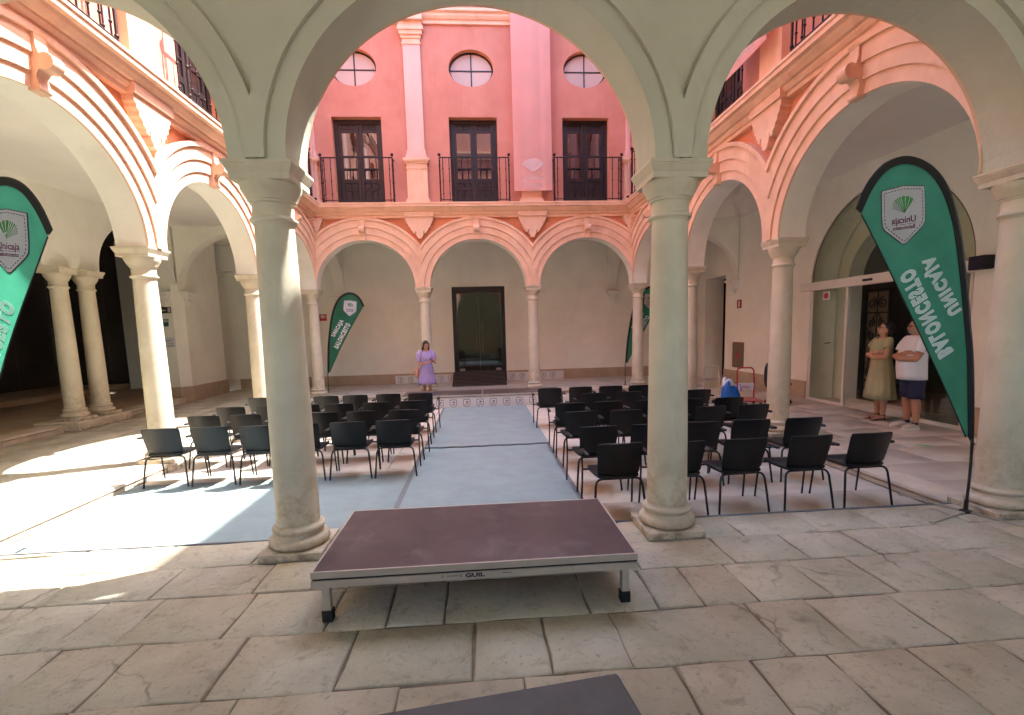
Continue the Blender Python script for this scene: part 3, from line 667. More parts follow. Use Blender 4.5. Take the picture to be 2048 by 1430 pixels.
# ceilings
m = MB()
m.box(XL - 0.6, -HT - 0.0, YF, YB + 0.4, ZCEIL, ZCEIL + 0.15); m.box(9.5, XR + 0.5, YF, YB + 0.4, ZCEIL, ZCEIL + 0.15)
m.box(-HT, 9.5, 10.57, YB + 0.4, ZCEIL, ZCEIL + 0.15); m.box(-HT, 9.5, YF, -HT, ZCEIL, ZCEIL + 0.15)
struct(m.build('ceiling', 'ceiling_paint'))
m = MB(); wall_arches(m, -4.2, 13.0, 4.9, [(0.8, 1.25, 3.0, 1.2, 1.7), (8.4, 1.25, 3.0, 1.2, 1.7)], lambda u, y, z: (u, YF - y, z), 0.0, 0.3, 0, 0, 0, zb=-0.05); tag(m.build('gallery_wall', 'plaster'), 'cream wall of the near gallery behind the camera, with unseen arched windows added to let in fill daylight', 'wall')  # unseen windows, added to bring skylight into the near gallery
og = MB(); og.quad((-60, -90, -0.03), (70, -90, -0.03), (70, YF, -0.03), (-60, YF, -0.03)); struct(og.build('ground', 'kerb_stone'))

# floors: a bed of joint dirt, stones laid on it
def ground_part(name, x0, x1, y0, y1, z, mt):
    m = MB(); m.quad((x0, y0, z), (x1, y0, z), (x1, y1, z), (x0, y1, z)); return struct(m.build(name, mt))
gf = ground_part('gallery_floor', -3.6, 12.2, YF, 0.2, -0.012, 'joint_dirt')
glf = ground_part('left_gallery_floor', -3.6, 0.2, 0.2, YB + 0.4, -0.012, 'joint_dirt')
grf = ground_part('right_gallery_floor', 9.1, 12.9, 0.2, YB + 0.4, -0.012, 'joint_dirt')
gbf = ground_part('back_gallery_floor', 0.2, 9.1, 10.0, YB + 0.5, -0.012, 'joint_dirt')
cf = ground_part('court_floor', 0.05, 9.25, 0.05, 10.2, ZC - 0.010, 'joint_dirt')
rg = random.Random(3)
def slab(parent, x0, x1, y0, y1, z, mt, gap=0.006, rough=0.006, name='paving_stone'):
    """one worn stone: uneven outline, chamfered rim, a top that dips a little"""
    g = gap; P = []
    def edge(ax, ay, bx, by, k):
        for i in range(k):
            t = i / k; P.append((ax + (bx - ax) * t + rg.uniform(-rough, rough), ay + (by - ay) * t + rg.uniform(-rough, rough)))
    kx = max(2, int((x1 - x0) / 0.17)) if rough > 0.005 else 3; ky = max(2, int((y1 - y0) / 0.17)) if rough > 0.005 else 2
    edge(x0 + g, y0 + g, x1 - g, y0 + g, kx); edge(x1 - g, y0 + g, x1 - g, y1 - g, ky); edge(x1 - g, y1 - g, x0 + g, y1 - g, kx); edge(x0 + g, y1 - g, x0 + g, y0 + g, ky)
    cx_, cy_ = (x0 + x1) / 2, (y0 + y1) / 2; n = len(P); hx, hy = max(0.05, (x1 - x0) / 2), max(0.05, (y1 - y0) / 2)
    tx, ty, dz = rg.uniform(-0.004, 0.004), rg.uniform(-0.004, 0.004), rg.uniform(-0.002, 0.002)
    def zt(x, y): return z + dz + tx * (x - cx_) + ty * (y - cy_)
    r0 = [(x, y, z - 0.05) for x, y in P]; r1 = [(x, y, zt(x, y) - 0.009) for x, y in P]
    r2 = [(cx_ + (x - cx_) * (1 - 0.011 / hx), cy_ + (y - cy_) * (1 - 0.011 / hy), zt(x, y)) for x, y in P]
    m = MB(); m.loft([r0, r1, r2], cap=False); m.add(r2, [tuple(range(n))])
    return m.build(name, mt, parent, 50, None, None, True)
rows = [(0.20, -0.24, [-3.5, -2.7, -1.9, -1.1, -0.3, 0.55, 1.30, 2.00, 2.80, 3.60, 4.40, 5.10, 5.80, 6.78, 7.45, 8.05, 8.8, 9.6, 10.4, 11.2, 12.1]),
        (-0.24, -0.69, [-3.5, -2.5, -1.6, -0.9, -0.1, 0.75, 1.58, 2.32, 3.0, 3.66, 4.32, 5.0, 5.75, 6.47, 7.05, 7.60, 8.14, 8.9, 9.5, 10.3, 11.1, 12.1]),
        (-0.69, -1.20, [-3.5, -2.2, -1.3, -0.3, 0.5, 1.15, 1.63, 2.09, 2.45, 3.05, 3.65, 4.0, 4.36, 5.26, 5.70, 6.0, 6.36, 6.85, 7.29, 7.81, 8.37, 9.0, 9.9, 11.0, 12.1]),
        (-1.20, -1.71, [-1.0, 0.1, 0.9, 1.55, 2.19, 2.63, 3.22, 3.85, 4.54, 4.95, 5.37, 6.24, 6.63, 7.18, 7.78, 8.5, 9.4, 10.4]),
        (-1.71, -2.27, [0.5, 1.3, 2.0, 2.62, 3.4, 4.18, 4.80, 5.58, 5.99, 6.41, 6.86, 7.36, 8.1, 9.0]),
        (-2.27, -2.85, [1.5, 2.3, 3.1, 3.7, 4.5, 5.2, 5.9, 6.5, 7.3, 8.0]),
        (-2.85, -3.4, [1.5, 2.6, 3.4, 4.2, 5.0, 5.6, 6.3, 7.3, 8.0]), (-3.4, -4.0, [1.5, 2.4, 3.3, 4.0, 4.9, 5.5, 6.4, 7.1, 8.0]), (-4.0, -4.6, [1.5, 2.4, 3.2, 4.1, 4.9, 5.7, 6.4, 7.2, 8.0])]
for ya, yb, xs in rows:
    for a, b in zip(xs[:-1], xs[1:]): slab(gf, a, b, yb, ya, 0.0, 'paving', 0.0055, 0.009)
y = 0.20                                                             # left gallery: rows running across it, a stone edge along the court
while y < 12.9:
    d = rg.uniform(0.42, 0.60); x = -3.5 + rg.uniform(-0.3, 0.0)
    while x < -0.16:
        wdt = rg.uniform(0.6, 1.1); x2 = x + wdt
        if x2 > -0.55: x2 = -0.14
        if y < 9 or x > -9: slab(glf, max(x, -3.5), x2, y, min(y + d, 13.2), 0.0, 'paving', 0.004, 0.004)
        x = x2
    y += d
y = 0.20
while y < 13.0:                                                      # right gallery: larger smoother slabs
    d = rg.uniform(0.55, 0.75); x = 9.44 + rg.uniform(-0.1, 0.0); first = True
    while x < 12.05:
        x2 = min(x + rg.uniform(0.75, 1.2), 12.1)
        if x2 > 11.7: x2 = 12.1
        slab(grf, max(x, 9.44), x2, y, min(y + d, 13.2), 0.0, 'marble_floor', 0.0025, 0.003); x = x2
    y += d
y = 10.30
while y < 13.15:
    d = 0.58; x = -0.14 + rg.uniform(-0.3, 0)
    while x < 9.4:
        x2 = x + rg.uniform(0.7, 1.1)
        if x2 > 9.1: x2 = 9.44
        slab(gbf, max(x, -0.14), x2, y, min(y + d, 13.2), 0.0, 'marble_floor', 0.003, 0.003); x = x2
    y += d
def kerb_run(parent, p, q, side, n, z1=0.0, z0=ZC, wd=0.34, mt='kerb_stone'):
    """kerb stones with a rounded nose towards side"""
    p = Vector(p); q = Vector(q); d = q - p; L = d.length; d.normalize(); s_ = Vector(side)
    cuts = [0.0]
    for i in range(1, n): cuts.append(L * i / n + rg.uniform(-0.15, 0.15) * L / n)
    cuts.append(L); h = z1 - z0
    prof = [(-wd, z1), (-0.05, z1)] + [(-0.05 + 0.055 * math.sin(t), z1 - 0.03 + 0.03 * math.cos(t)) for t in [R(18 * i) for i in range(1, 10)]] + [(-0.008, z1 - 0.062), (-0.012, z0)]
    for a, b in zip(cuts[:-1], cuts[1:]):
        m = MB(); o = rg.uniform(-0.003, 0.003); g = 0.003
        r0 = [tuple(Vector((*(p + d * (a + g) + s_ * (u + o)), zz))) for u, zz in prof] + [tuple(Vector((*(p + d * (a + g) + s_ * (-wd)), z0)))]
        r1 = [tuple(Vector((*(p + d * (b - g) + s_ * (u + o)), zz))) for u, zz in prof] + [tuple(Vector((*(p + d * (b - g) + s_ * (-wd)), z0)))]
        m.loft([r0, r1]); m.build('kerb_stone', mt, parent, 40, None, None, True)
kerb_run(cf, (0.2, 0.20), (0.2, 10.0), (1, 0), 9)
kerb_run(cf, (9.1, 0.20), (9.1, 10.0), (-1, 0), 9)
kerb_run(cf, (-0.14, 10.0), (9.44, 10.0), (0, -1), 9, wd=0.30)
m = MB(); m.box(0.2, 9.1, 0.194, 0.212, ZC, 0.006); m.build('court_edge_strip', 'tape', cf)  # dark strip along the front edge of the sunken court
y = 0.21
while y < 9.95:                                                      # court stones, seen between the chairs
    d = rg.uniform(0.75, 0.9); y2 = min(y + d, 9.99)
    if y2 > 9.7: y2 = 9.99
    x = 0.2 + rg.uniform(-0.3, 0)
    while x < 9.05:
        x2 = x + rg.uniform(0.9, 1.3)
        if x2 > 8.7: x2 = 9.1
        slab(cf, max(x, 0.2), x2, y, y2, ZC, 'court_stone', 0.003, 0.003); x = x2
    y = y2
# raised floor of the dark hall
hf = ground_part('hall_floor', -9.5, -3.8, 1.0, 14.0, 0.135, 'dado_stone')
kerb_run(hf, (-3.48, 1.0), (-3.48, 6.05), (1, 0), 4, 0.14, 0.0, 0.45); kerb_run(hf, (-3.48, 7.62), (-3.48, 10.1), (1, 0), 2, 0.14, 0.0, 0.45)
m = MB(); m.cbox(-9.4, -7.2, 2.0, 13.5, 0.14, 0.30, 0.02); m.build('inner_step', 'dado_stone', hf)

# ------------------------------------------------------------------ glass door and ramp at the back
t = thing('glass_door', 'dark glass double door in a black frame in the back wall', 'door', (4.63, YB, 0))
m = MB()
for s in (-1, 1): m.box(*sorted((s * 0.90, s * 0.76)), -0.03, 0.46, 0.0, 3.25)
m.box(-0.76, 0.76, -0.03, 0.46, 3.09, 3.25); m.box(-0.76, 0.76, 0.0, 0.46, 0.0, 0.36); m.build('door_frame', 'dark_metal', t)
for s in (-1, 1):
    m = MB(); m.box(*sorted((s * 0.005, s * 0.755)), 0.20, 0.212, 0.365, 3.085); p = m.build('glass_leaf', 'glass_smoke', t)
    m = MB(); m.tube([(s * 0.10, 0.19, 1.05), (s * 0.10, 0.15, 1.05), (s * 0.10, 0.15, 2.0), (s * 0.10, 0.19, 2.0)], 0.014, 8); m.build('pull_handle', 'cabinet_steel', p, 40)
    m = MB(); m.cbox(*sorted((s * 0.55, s * 0.72)), 0.185, 0.228, 0.37, 0.44, 0.006); m.build('patch_fitting', 'aluminium', p)
m = MB(); m.box(-1.6, 1.6, 3.2, 3.25, 0, 3.6); m.box(-1.65, -1.6, 0.47, 3.2, 0, 3.6); m.box(1.6, 1.65, 0.47, 3.2, 0, 3.6); m.box(-1.65, 1.65, 0.47, 3.25, 3.6, 3.65); m.box(-1.6, 1.6, 0.5, 3.2, 0.30, 0.36); m.build('lobby', 'dado_stone', t)
t = thing('door_ramp', 'dark slatted ramp in front of the glass door', 'ramp', (4.58, 13.12, 0)); L_, H_ = 1.45, 0.36
ang = math.atan2(H_, L_); n = 11
sm = MB(); sm.cbox(-0.88, 0.88, -0.055, 0.055, -0.02, 0.012, 0.006); sme = sm.mesh('slat', 'dark_metal')
sm = MB(); sm.box(-0.87, 0.87, -0.008, 0.004, 0.006, 0.018); nme = sm.mesh('slat_highlight', 'cabinet_steel')  # lighter strip that draws the highlight along a slat edge
for i in range(n):
    k = (i + 0.5) / n; o = link('slat_highlight', nme, t, (0, -L_ * k - 0.05, H_ * (1 - k) - 0.006)); o.rotation_euler = (ang, 0, 0)
    o = link('slat', sme, t, (0, -L_ * k, H_ * (1 - k) - 0.006)); o.rotation_euler = (ang, 0, 0)
m = MB()
for s in (-1, 1): m.prism([(0, 0), (-L_, 0), (0, H_ - 0.03)], lambda y, z, s=s: (s * 0.86, y, z), lambda y, z, s=s: (s * 0.80, y, z))
m.build('side_cheek', 'dark_metal', t)

# ------------------------------------------------------------------ glazed entrance in the right wall
t = thing('glass_entrance', 'arched automatic glass entrance with white header beam', 'entrance', (XR, 4.88, 0))
m = MB(); m.cbox(-0.06, 0.10, -2.0, 2.18, 2.44, 2.62, 0.012); hb = m.build('header_beam', 'white_frame', t)
m = MB(); m.cbox(-0.085, -0.06, 0.02, 0.26, 2.50, 2.545, 0.008); m.build('sensor', 'rubber', hb)
m = MB(); P = arch_pts(0, 1.83, 1.66, 2.62, 32); m.prism(P, lambda u, z: (0.05, u, z), lambda u, z: (0.058, u, z)); m.build('lunette_pane', 'glass_clear', t)
m = MB()
for (p, q) in zip(P[:-1], P[1:]): m.tube([(0.03, p[0], p[1]), (0.03, q[0], q[1])], 0.014, 6)
m.build('arch_trim', 'cabinet_steel', t, 40)
for y0, y1, xo in ((0.73, 1.84, 0.0), (-1.80, -0.78, 0.04)):
    m = MB(); m.box(xo + 0.028, xo + 0.036, y0 + 0.05, y1 - 0.05, 0.05, 2.43); p = m.build('sliding_pane', 'glass_clear' if y0 > 0 else 'glass_smoke', t)
    m = MB()
    for a, b, c, d in ((y0, y0 + 0.05, 0.0, 2.44), (y1 - 0.05, y1, 0.0, 2.44), (y0 + 0.05, y1 - 0.05, 0.0, 0.05)): m.box(xo + 0.01, xo + 0.054, a, b, c, d)
    m.build('frame', 'white_frame', p)
m = MB(); m.tube([(0.0, 1.15, 1.30), (-0.05, 1.15, 1.30), (-0.05, 1.24, 1.28)], 0.010, 6); m.build('lever_handle', 'dark_metal', t, 40)
g = thing('iron_gate', 'ornate black iron gate leaf folded back inside the entrance', 'gate', (XR + 1.06, 6.08, 0))
m = MB(); m.box(0.03, 0.04, -0.30, 0.30, 0.12, 2.38); m.build('backing_sheet', 'cabinet_steel', g)
m = MB()
for a, b, c, d in ((-0.34, -0.29, 0.02, 2.42), (0.29, 0.34, 0.02, 2.42), (-0.29, 0.29, 0.02, 0.10), (-0.29, 0.29, 2.36, 2.42), (-0.29, 0.29, 0.42, 0.46), (-0.29, 0.29, 1.18, 1.21), (-0.29, 0.29, 1.90, 1.93)): m.box(-0.012, 0.012, a, b, c, d)
m.build('gate_frame', 'rubber', g)
def spiral(c, r, s, tw, n=26, k0=0.0):
    return [(0, c[0] + s * r * (1 - 0.75 * i / n) * math.cos(k0 + tw * i / n * 2 * math.pi), c[1] + r * (1 - 0.75 * i / n) * math.sin(k0 + tw * i / n * 2 * math.pi)) for i in range(n + 1)]
for zc, r in ((0.26, 0.10), (0.62, 0.11), (0.98, 0.10), (1.42, 0.11), (1.70, 0.10), (2.12, 0.12)):
    for s in (-1, 1):
        m = MB(); m.tube(spiral((s * 0.14, zc), r, s, 1.6 if int(zc * 10) % 2 else -1.6, k0=math.pi / 2), 0.012, 6); m.build('scroll', 'rubber', g, 40)
m = MB(); m.tube([(0, 0, 0.1), (0, 0, 2.36)], 0.011, 6)
for s in (-1, 1): m.tube([(0, s * 0.03, 0.5), (0, s * 0.22, 0.8), (0, s * 0.05, 1.18), (0, s * 0.24, 1.55), (0, s * 0.04, 1.9)], 0.010, 6)
m.build('centre_bar', 'rubber', g, 40)
def plate(name, label, cat, loc, rz, w_, h_, mt, marks=(), d=0.012, group=None):
    """thin plate on a wall; marks: (x0, x1, z0, z1, material)"""
    t = thing(name, label, cat, loc, rz, group); m = MB(); m.cbox(-w_ / 2, w_ / 2, -d, 0, -h_ / 2, h_ / 2, 0.002); m.build('panel', mt, t)
    for i, (a, b, c, e, mm) in enumerate(marks):
        m = MB(); m.box(a, b, -d - 0.003, -d, c, e); m.build('printed_mark', mm, t)
    return t
# running man and arrow of the exit sign
ex = plate('exit_sign', 'dark green exit sign with running figure on the corner pier', 'sign', (-3.86, 10.2, 2.53), 0, 0.33, 0.165, 'sign_dark', ((0.085, 0.145, -0.06, 0.06, 'print_white'), (-0.03, 0.04, -0.012, 0.006, 'print_white')))
m = MB(); f0 = lambda x, z: (x, -0.0155, z); f1 = lambda x, z: (x, -0.012, z)
m.prism([(-0.05, -0.03), (-0.01, -0.003), (-0.05, 0.024)][::-1], lambda x, z: f0(x, z), lambda x, z: f1(x, z))
for pl_ in ([(-0.10, 0.035), (-0.085, 0.035), (-0.075, 0.0), (-0.095, -0.005)], [(-0.095, 0.0), (-0.078, 0.0), (-0.06, -0.03), (-0.072, -0.05), (-0.082, -0.03)], [(-0.098, 0.0), (-0.088, -0.005), (-0.105, -0.04), (-0.13, -0.045), (-0.128, -0.03)], [(-0.105, 0.03), (-0.13, 0.005), (-0.122, 0.0), (-0.095, 0.02)], [(-0.085, 0.03), (-0.06, 0.01), (-0.055, 0.018), (-0.08, 0.038)]):
    m.prism(pl_, f0, f1)
m.prism([(-0.078 + 0.013 * math.cos(2 * math.pi * i / 10), 0.055 + 0.013 * math.sin(2 * math.pi * i / 10)) for i in range(10)], f0, f1)
m.build('running_figure', 'print_white', ex, None, None, None, True)
plate('safety_sign', 'small green safety sign with white square below the exit sign', 'sign', (-3.86, 10.2, 2.19), 0, 0.13, 0.20, 'sign_green', ((-0.045, 0.045, 0.015, 0.08, 'print_white'), (-0.02, 0.025, 0.035, 0.06, 'sign_green')))
plate('paper_notice', 'pale paper notice with rows of small pictograms on the corner pier', 'notice', (-3.86, 10.2, 1.66), 0, 0.36, 0.26, 'paper',
      tuple((-0.16 + 0.08 * i, -0.12 + 0.08 * i, -0.05 - 0.055 * j, -0.025 - 0.055 * j, 'fan_grey') for i in range(4) for j in range(2)) + ((-0.10, 0.10, 0.03, 0.05, 'fan_grey'), (-0.17, 0.17, -0.125, -0.117, 'print_grey')), 0.006)
plate('fire_sign', 'red fire equipment sign on the back wall by the left flag', 'sign', (-0.60, YB, 2.33), 0, 0.24, 0.22, 'sign_red', ((-0.07, 0.03, -0.02, 0.08, 'paper'), (0.05, 0.09, 0.0, 0.05, 'paper')))
plate('fire_sign', 'narrow red fire sign below the corbel on the right wall', 'sign', (XR, 9.81, 2.32), R(-90), 0.24, 0.24, 'sign_red', ((-0.035, 0.035, -0.08, 0.08, 'paper'),))
plate('hose_cabinet', 'brownish steel fire hose cabinet door in the right wall', 'cabinet', (XR, 9.80, 0.86), R(-90), 0.62, 0.74, 'cabinet_steel', ((-0.08, 0.08, -0.10, -0.02, 'sign_red'), (-0.08, 0.08, 0.0, 0.06, 'sign_red')), 0.02)
al = plate('fire_alarm', 'small red and white alarm plate seen on the entrance glass', 'alarm', (XR - 0.012, 6.19, 2.30), R(-90), 0.22, 0.17, 'paper')
m = MB(); m.lathe([(0.0, 0.016), (0.06, 0.016), (0.065, 0.0)], 20); o = m.build('bell_disc', 'sign_red', al, 30); o.rotation_euler = (R(90), 0, 0); o.location = (0, -0.012, 0)
sp = thing('wall_speaker', 'small black speaker box right of the entrance arch', 'speaker', (XR, 2.86, 2.55), R(-90))
m = MB(); m.cbox(-0.13, 0.13, -0.16, 0.0, -0.10, 0.10, 0.012); m.build('cabinet', 'rubber', sp)
m = MB(); m.box(-0.115, 0.115, -0.165, -0.16, -0.085, 0.085); m.build('grille', 'navy_fabric', sp)
m = MB(); m.box(-0.22, -0.13, -0.05, 0.0, -0.09, -0.03); tag(m.build('yellow_label', 'yellow', None, None, (XR, 2.97, 2.52), R(-90)), 'small yellow sticker beside the black speaker box', 'sticker')
m = MB(); m.tube([(-0.82, YB - 0.05, 1.18), (-0.82, YB - 0.05, 0.45)], 0.035, 8); tag(m.build('wall_handrail', 'aluminium', None, 40), 'short grey metal bar on the back wall behind the far left column', 'bar')

# ------------------------------------------------------------------ drainpipes in the far corners
for x, lab in ((0.36, 'pink drainpipe in the far left corner above the cornice'), (8.93, 'pink drainpipe in the far right corner above the cornice')):
    t = thing('drainpipe', lab, 'pipe', (x, 10.05, 0), 0, 'pink drainpipes'); s = 1 if x < 4 else -1
    m = MB(); m.tube([(0, 0, 12.4), (0, 0, 5.60), (0, 0, 5.46), (0.0, -0.02, 5.40), (s * 0.03, -0.07, 5.35), (s * 0.06, -0.14, 5.32)], 0.05, 12, cap=False); m.build('pipe', 'pipe', t, 40)
    m = MB(); m.tube([(s * 0.05, -0.12, 5.33), (s * 0.055, -0.13, 5.325)], 0.044, 12); m.build('outlet', 'rubber', t, 40)
    for zz in (5.85, 6.9, 8.2, 9.5):
        m = MB(); m.tube([(0, 0, zz), (0, 0, zz + 0.035)], 0.056, 12); m.build('clamp', 'pipe', t, 40)

# ------------------------------------------------------------------ emblem pieces shared by flags, banners, boards
def fan_part(m, cx_, cz_, r, y0, y1, a0, a1, n, inner=0.0, pts=None):
    for i in range(n):
        b0 = a0 + (a1 - a0) * i / n + 0.015; b1 = a0 + (a1 - a0) * (i + 1) / n - 0.03
        P = [(cx_ + inner * math.cos((b0 + b1) / 2), cz_ + inner * math.sin((b0 + b1) / 2)), (cx_ + r * math.cos(b0), cz_ + r * math.sin(b0)), (cx_ + r * 1.02 * math.cos((b0 + b1) / 2), cz_ + r * 1.02 * math.sin((b0 + b1) / 2)), (cx_ + r * math.cos(b1), cz_ + r * math.sin(b1))]
        m.prism(P, lambda u, z: (u, y0, z), lambda u, z: (u, y1, z))
SH = [(-0.185, 0.185), (-0.18, 0.195), (0.0, 0.215), (0.18, 0.195), (0.185, 0.185), (0.19, -0.02), (0.185, -0.09), (0.165, -0.12), (0.015, -0.245), (-0.015, -0.245), (-0.165, -0.12), (-0.185, -0.09), (-0.19, -0.02)]
SH = SH[::-1]
def small_shield_mesh():
    m = MB(); s = 0.46
    o = [(x * s, z * s) for x, z in SH]; i_ = [(x * s * 0.86, z * s * 0.86) for x, z in SH]; n = len(o)
    for k in range(n):
        j = (k + 1) % n; m.quad((o[k][0], -0.0015, o[k][1]), (o[j][0], -0.0015, o[j][1]), (i_[j][0], -0.0015, i_[j][1]), (i_[k][0], -0.0015, i_[k][1]))
    fan_part(m, 0.01, 0.005, 0.042, -0.0015, -0.0005, R(20), R(150), 5)
    m.box(-0.035, 0.035, -0.0015, -0.0005, -0.026, -0.014); m.box(-0.032, 0.032, -0.0015, -0.0005, -0.044, -0.036)
    return m.mesh('printed_shield', 'print_grey')
SSH = small_shield_mesh()
def board(label, x0, x1, y, z0, z1, xs, tilt=0.0):
    t = thing('printed_board', label, 'board', ((x0 + x1) / 2, y, z0), 0, 'white boards printed with little shields'); t.rotation_euler = (tilt, 0, 0)
    w_ = (x1 - x0) / 2; m = MB(); m.cbox(-w_, w_, 0, 0.012, 0.0, z1 - z0, 0.002); m.build('panel', 'skirt_white', t)
    for x in xs: link('printed_shield', SSH, t, (x - (x0 + x1) / 2, -0.0008, (z1 - z0) * 0.50))
    return t
xs = [3.61 + 0.325 * k for k in range(-3, 10)]
board('white shield-printed board on the left half of the far stage front', 2.66, 4.675, 7.985, ZC + 0.004, 0.115, [x for x in xs if 2.75 < x < 4.6])
board('white shield-printed board on the right half of the far stage front', 4.68, 6.66, 7.985, ZC + 0.004, 0.115, [x for x in xs if 4.75 < x < 6.6])
board('white shield-printed board behind the woman, against the back wall', 1.70, 3.65, 13.09, 0.004, 0.29, [1.87 + 0.345 * k for k in range(6)], R(-4))
board('white shield-printed board between glass door and far right column', 5.56, 6.62, 13.09, 0.004, 0.29, [5.72 + 0.345 * k for k in range(3)], R(-4))
board('white shield-printed board right of the far right column', 6.66, 7.53, 13.09, 0.004, 0.29, [6.80 + 0.345 * k for k in range(3) if k < 3 and 6.80 + 0.345 * k < 7.45], R(-4))

# ------------------------------------------------------------------ stage decks
def stage_deck(label, x0, y0, w_, d_, zt, zf, group=None, legs=True):
    t = thing('stage_deck', label, 'stage deck', (x0, y0, zf), 0, group); h = zt - zf
    m = MB(); m.box(0.012, w_ - 0.012, 0.012, d_ - 0.012, h - 0.030, h); m.build('deck_panel', 'deck_brown', t)
    for a, b, c, e in ((0, w_, 0, 0.012), (0, w_, d_ - 0.012, d_), (0, 0.012, 0.012, d_ - 0.012), (w_ - 0.012, w_, 0.012, d_ - 0.012)):
        m = MB(); m.box(a, b, c, e, h - 0.040, h + 0.002)
        ox, oy = (0.006 if b - a > 0.1 else 0), (0.006 if e - c > 0.1 else 0)
        m.box(a, b, c, e, h - 0.098, h - 0.053); er = m.build('edge_rail', 'aluminium', t)
        m = MB(); m.box(a + (0.007 if b - a < 0.1 else 0.008), b - (0.0 if b - a < 0.1 else 0.008), c + (0.007 if e - c < 0.1 else 0), e, h - 0.0529, h - 0.0401); m.build('groove', 'rubber', er)
    if legs:
        for x in (0.035, w_ - 0.085):
            for y in (0.06, d_ - 0.12):
                m = MB(); m.cbox(x, x + 0.05, y, y + 0.05, 0.045, h - 0.05, 0.004); l = m.build('leg', 'aluminium', t)
                m = MB(); m.cbox(x - 0.007, x + 0.057, y - 0.007, y + 0.057, 0.0, 0.075, 0.006); m.build('rubber_foot', 'rubber', l)
    return t
sd_ = stage_deck('brown stage deck on short aluminium legs nearest the camera', 3.585, -1.17, 1.98, 1.02, 0.352, 0.0)
yb_ = -0.0012
def on_front(x0, z0): return lambda x, y, s: (x0 + x, yb_ - (0.0006 if s > 0 else 0.0), z0 + y)
link('brand_lettering', text_mesh('GUIL', 0.034, on_front(0.97, 0.279), 'brand_lettering', 'print_dark', xs=1.55, bold=0.0018), sd_)
m = MB()
for cx_ in (0.775, 0.885):
    for i in range(14):
        a, b = 2 * math.pi * i / 14, 2 * math.pi * (i + 1) / 14
        m.quad(*[(cx_ + r * math.cos(q), yb_, 0.281 + r * math.sin(q)) for r, q in ((0.008, a), (0.008, b), (0.0045, b), (0.0045, a))])
for i in range(9): m.box(0.80 + 0.008 * i, 0.8055 + 0.008 * i, yb_, 0, 0.278, 0.284)
for i in range(6): m.box(1.14 + 0.009 * i, 1.147 + 0.009 * i, yb_, 0, 0.280, 0.286)
m.build('small_print', 'print_grey', sd_)
for k, lab in ((0, 'left half of the far brown stage deck, by the woman'), (1, 'right half of the far brown stage deck, by the aisle chair')):
    t = stage_deck(lab, 2.655 + 2.005 * k, 8.0, 1.995, 1.0, 0.205, ZC, 'far stage decks')

# grey slab by the camera
t = thing('stone_step', 'dark grey stone step at the bottom edge of the picture', 'step', (5.24, -1.86, 0), R(7.2))
m = MB(); m.cbox(-2.4, 0.0, -0.75, 0.0, 0.0, 0.10, 0.014); m.build('tread', 'step_grey', t)

# ------------------------------------------------------------------ carpets
def carpet(label, x0, x1, y0, y1, z, tapes=(), wave=0.007):
    t = thing('carpet', label, 'carpet'); m = MB(); nx, ny = 14, 26; r_ = random.Random(label)
    ph = [r_.uniform(0, 6) for _ in range(4)]
    def zz(x, y): return z + 0.006 + wave * (0.5 + 0.5 * math.sin(1.9 * x + 0.8 * y + ph[0]) * math.sin(1.3 * y + ph[1]))
    V = []
    for j in range(ny + 1):
        for i in range(nx + 1):
            x = x0 + (x1 - x0) * i / nx; y = y0 + (y1 - y0) * j / ny
            if j in (0, ny): y += 0.012 * math.sin(5 * x + ph[2]) * (1 if j else -1)
            V.append((x, y, zz(x, y)))
    F = [(j * (nx + 1) + i, j * (nx + 1) + i + 1, (j + 1) * (nx + 1) + i + 1, (j + 1) * (nx + 1) + i) for j in range(ny) for i in range(nx)]
    m.add(V, F)
    rim = [i for i in range(nx + 1)] + [(j + 1) * (nx + 1) - 1 for j in range(1, ny + 1)] + [ny * (nx + 1) + i for i in range(nx - 1, -1, -1)] + [j * (nx + 1) for j in range(ny - 1, 0, -1)]
    R0 = [V[i] for i in rim]; R1 = [(v[0], v[1], z + 0.001) for v in R0]; k = len(rim)
    m.add(R0 + R1, [(i, i + k, (i + 1) % k + k, (i + 1) % k) for i in range(k)])
    m.build('pile', 'carpet', t, 40)
    for a, b, c, d in tapes:
        m = MB(); kx = 20
        for i in range(kx):
            ya, yb = c + (d - c) * i / kx, c + (d - c) * (i + 1) / kx
            m.quad((a, ya, zz(a, ya) + 0.003), (b, ya, zz(b, ya) + 0.003), (b, yb, zz(b, yb) + 0.003), (a, yb, zz(a, yb) + 0.003))
        m.build('edge_tape', 'tape', t)
    return t
carpet('near grey carpet of the aisle, up to the crossing seam', 3.66, 5.70, 0.215, 3.80, ZC + 0.004, ((3.655, 3.715, 0.225, 3.78), (5.645, 5.70, 0.225, 3.78)))
carpet('far grey carpet of the aisle, ending at the far stage', 3.68, 5.70, 3.77, 7.95, ZC + 0.016, ((3.685, 3.735, 3.80, 7.93),), 0.006)
carpet('wide grey carpet left of the aisle, half in the sun', 0.23, 3.652, 0.215, 2.43, ZC + 0.004)
m = MB(); P = [(3.70 + 2.0 * i / 40, 3.765 + 0.012 * math.sin(i * 0.9) + 0.008 * math.sin(i * 0.37)) for i in range(41)]
m.tube([(x, y, ZC + 0.026) for x, y in P], 0.012, 6); tag(m.build('carpet_seam', 'tape', None, 40), 'dark rolled seam where both aisle carpets meet', 'seam')

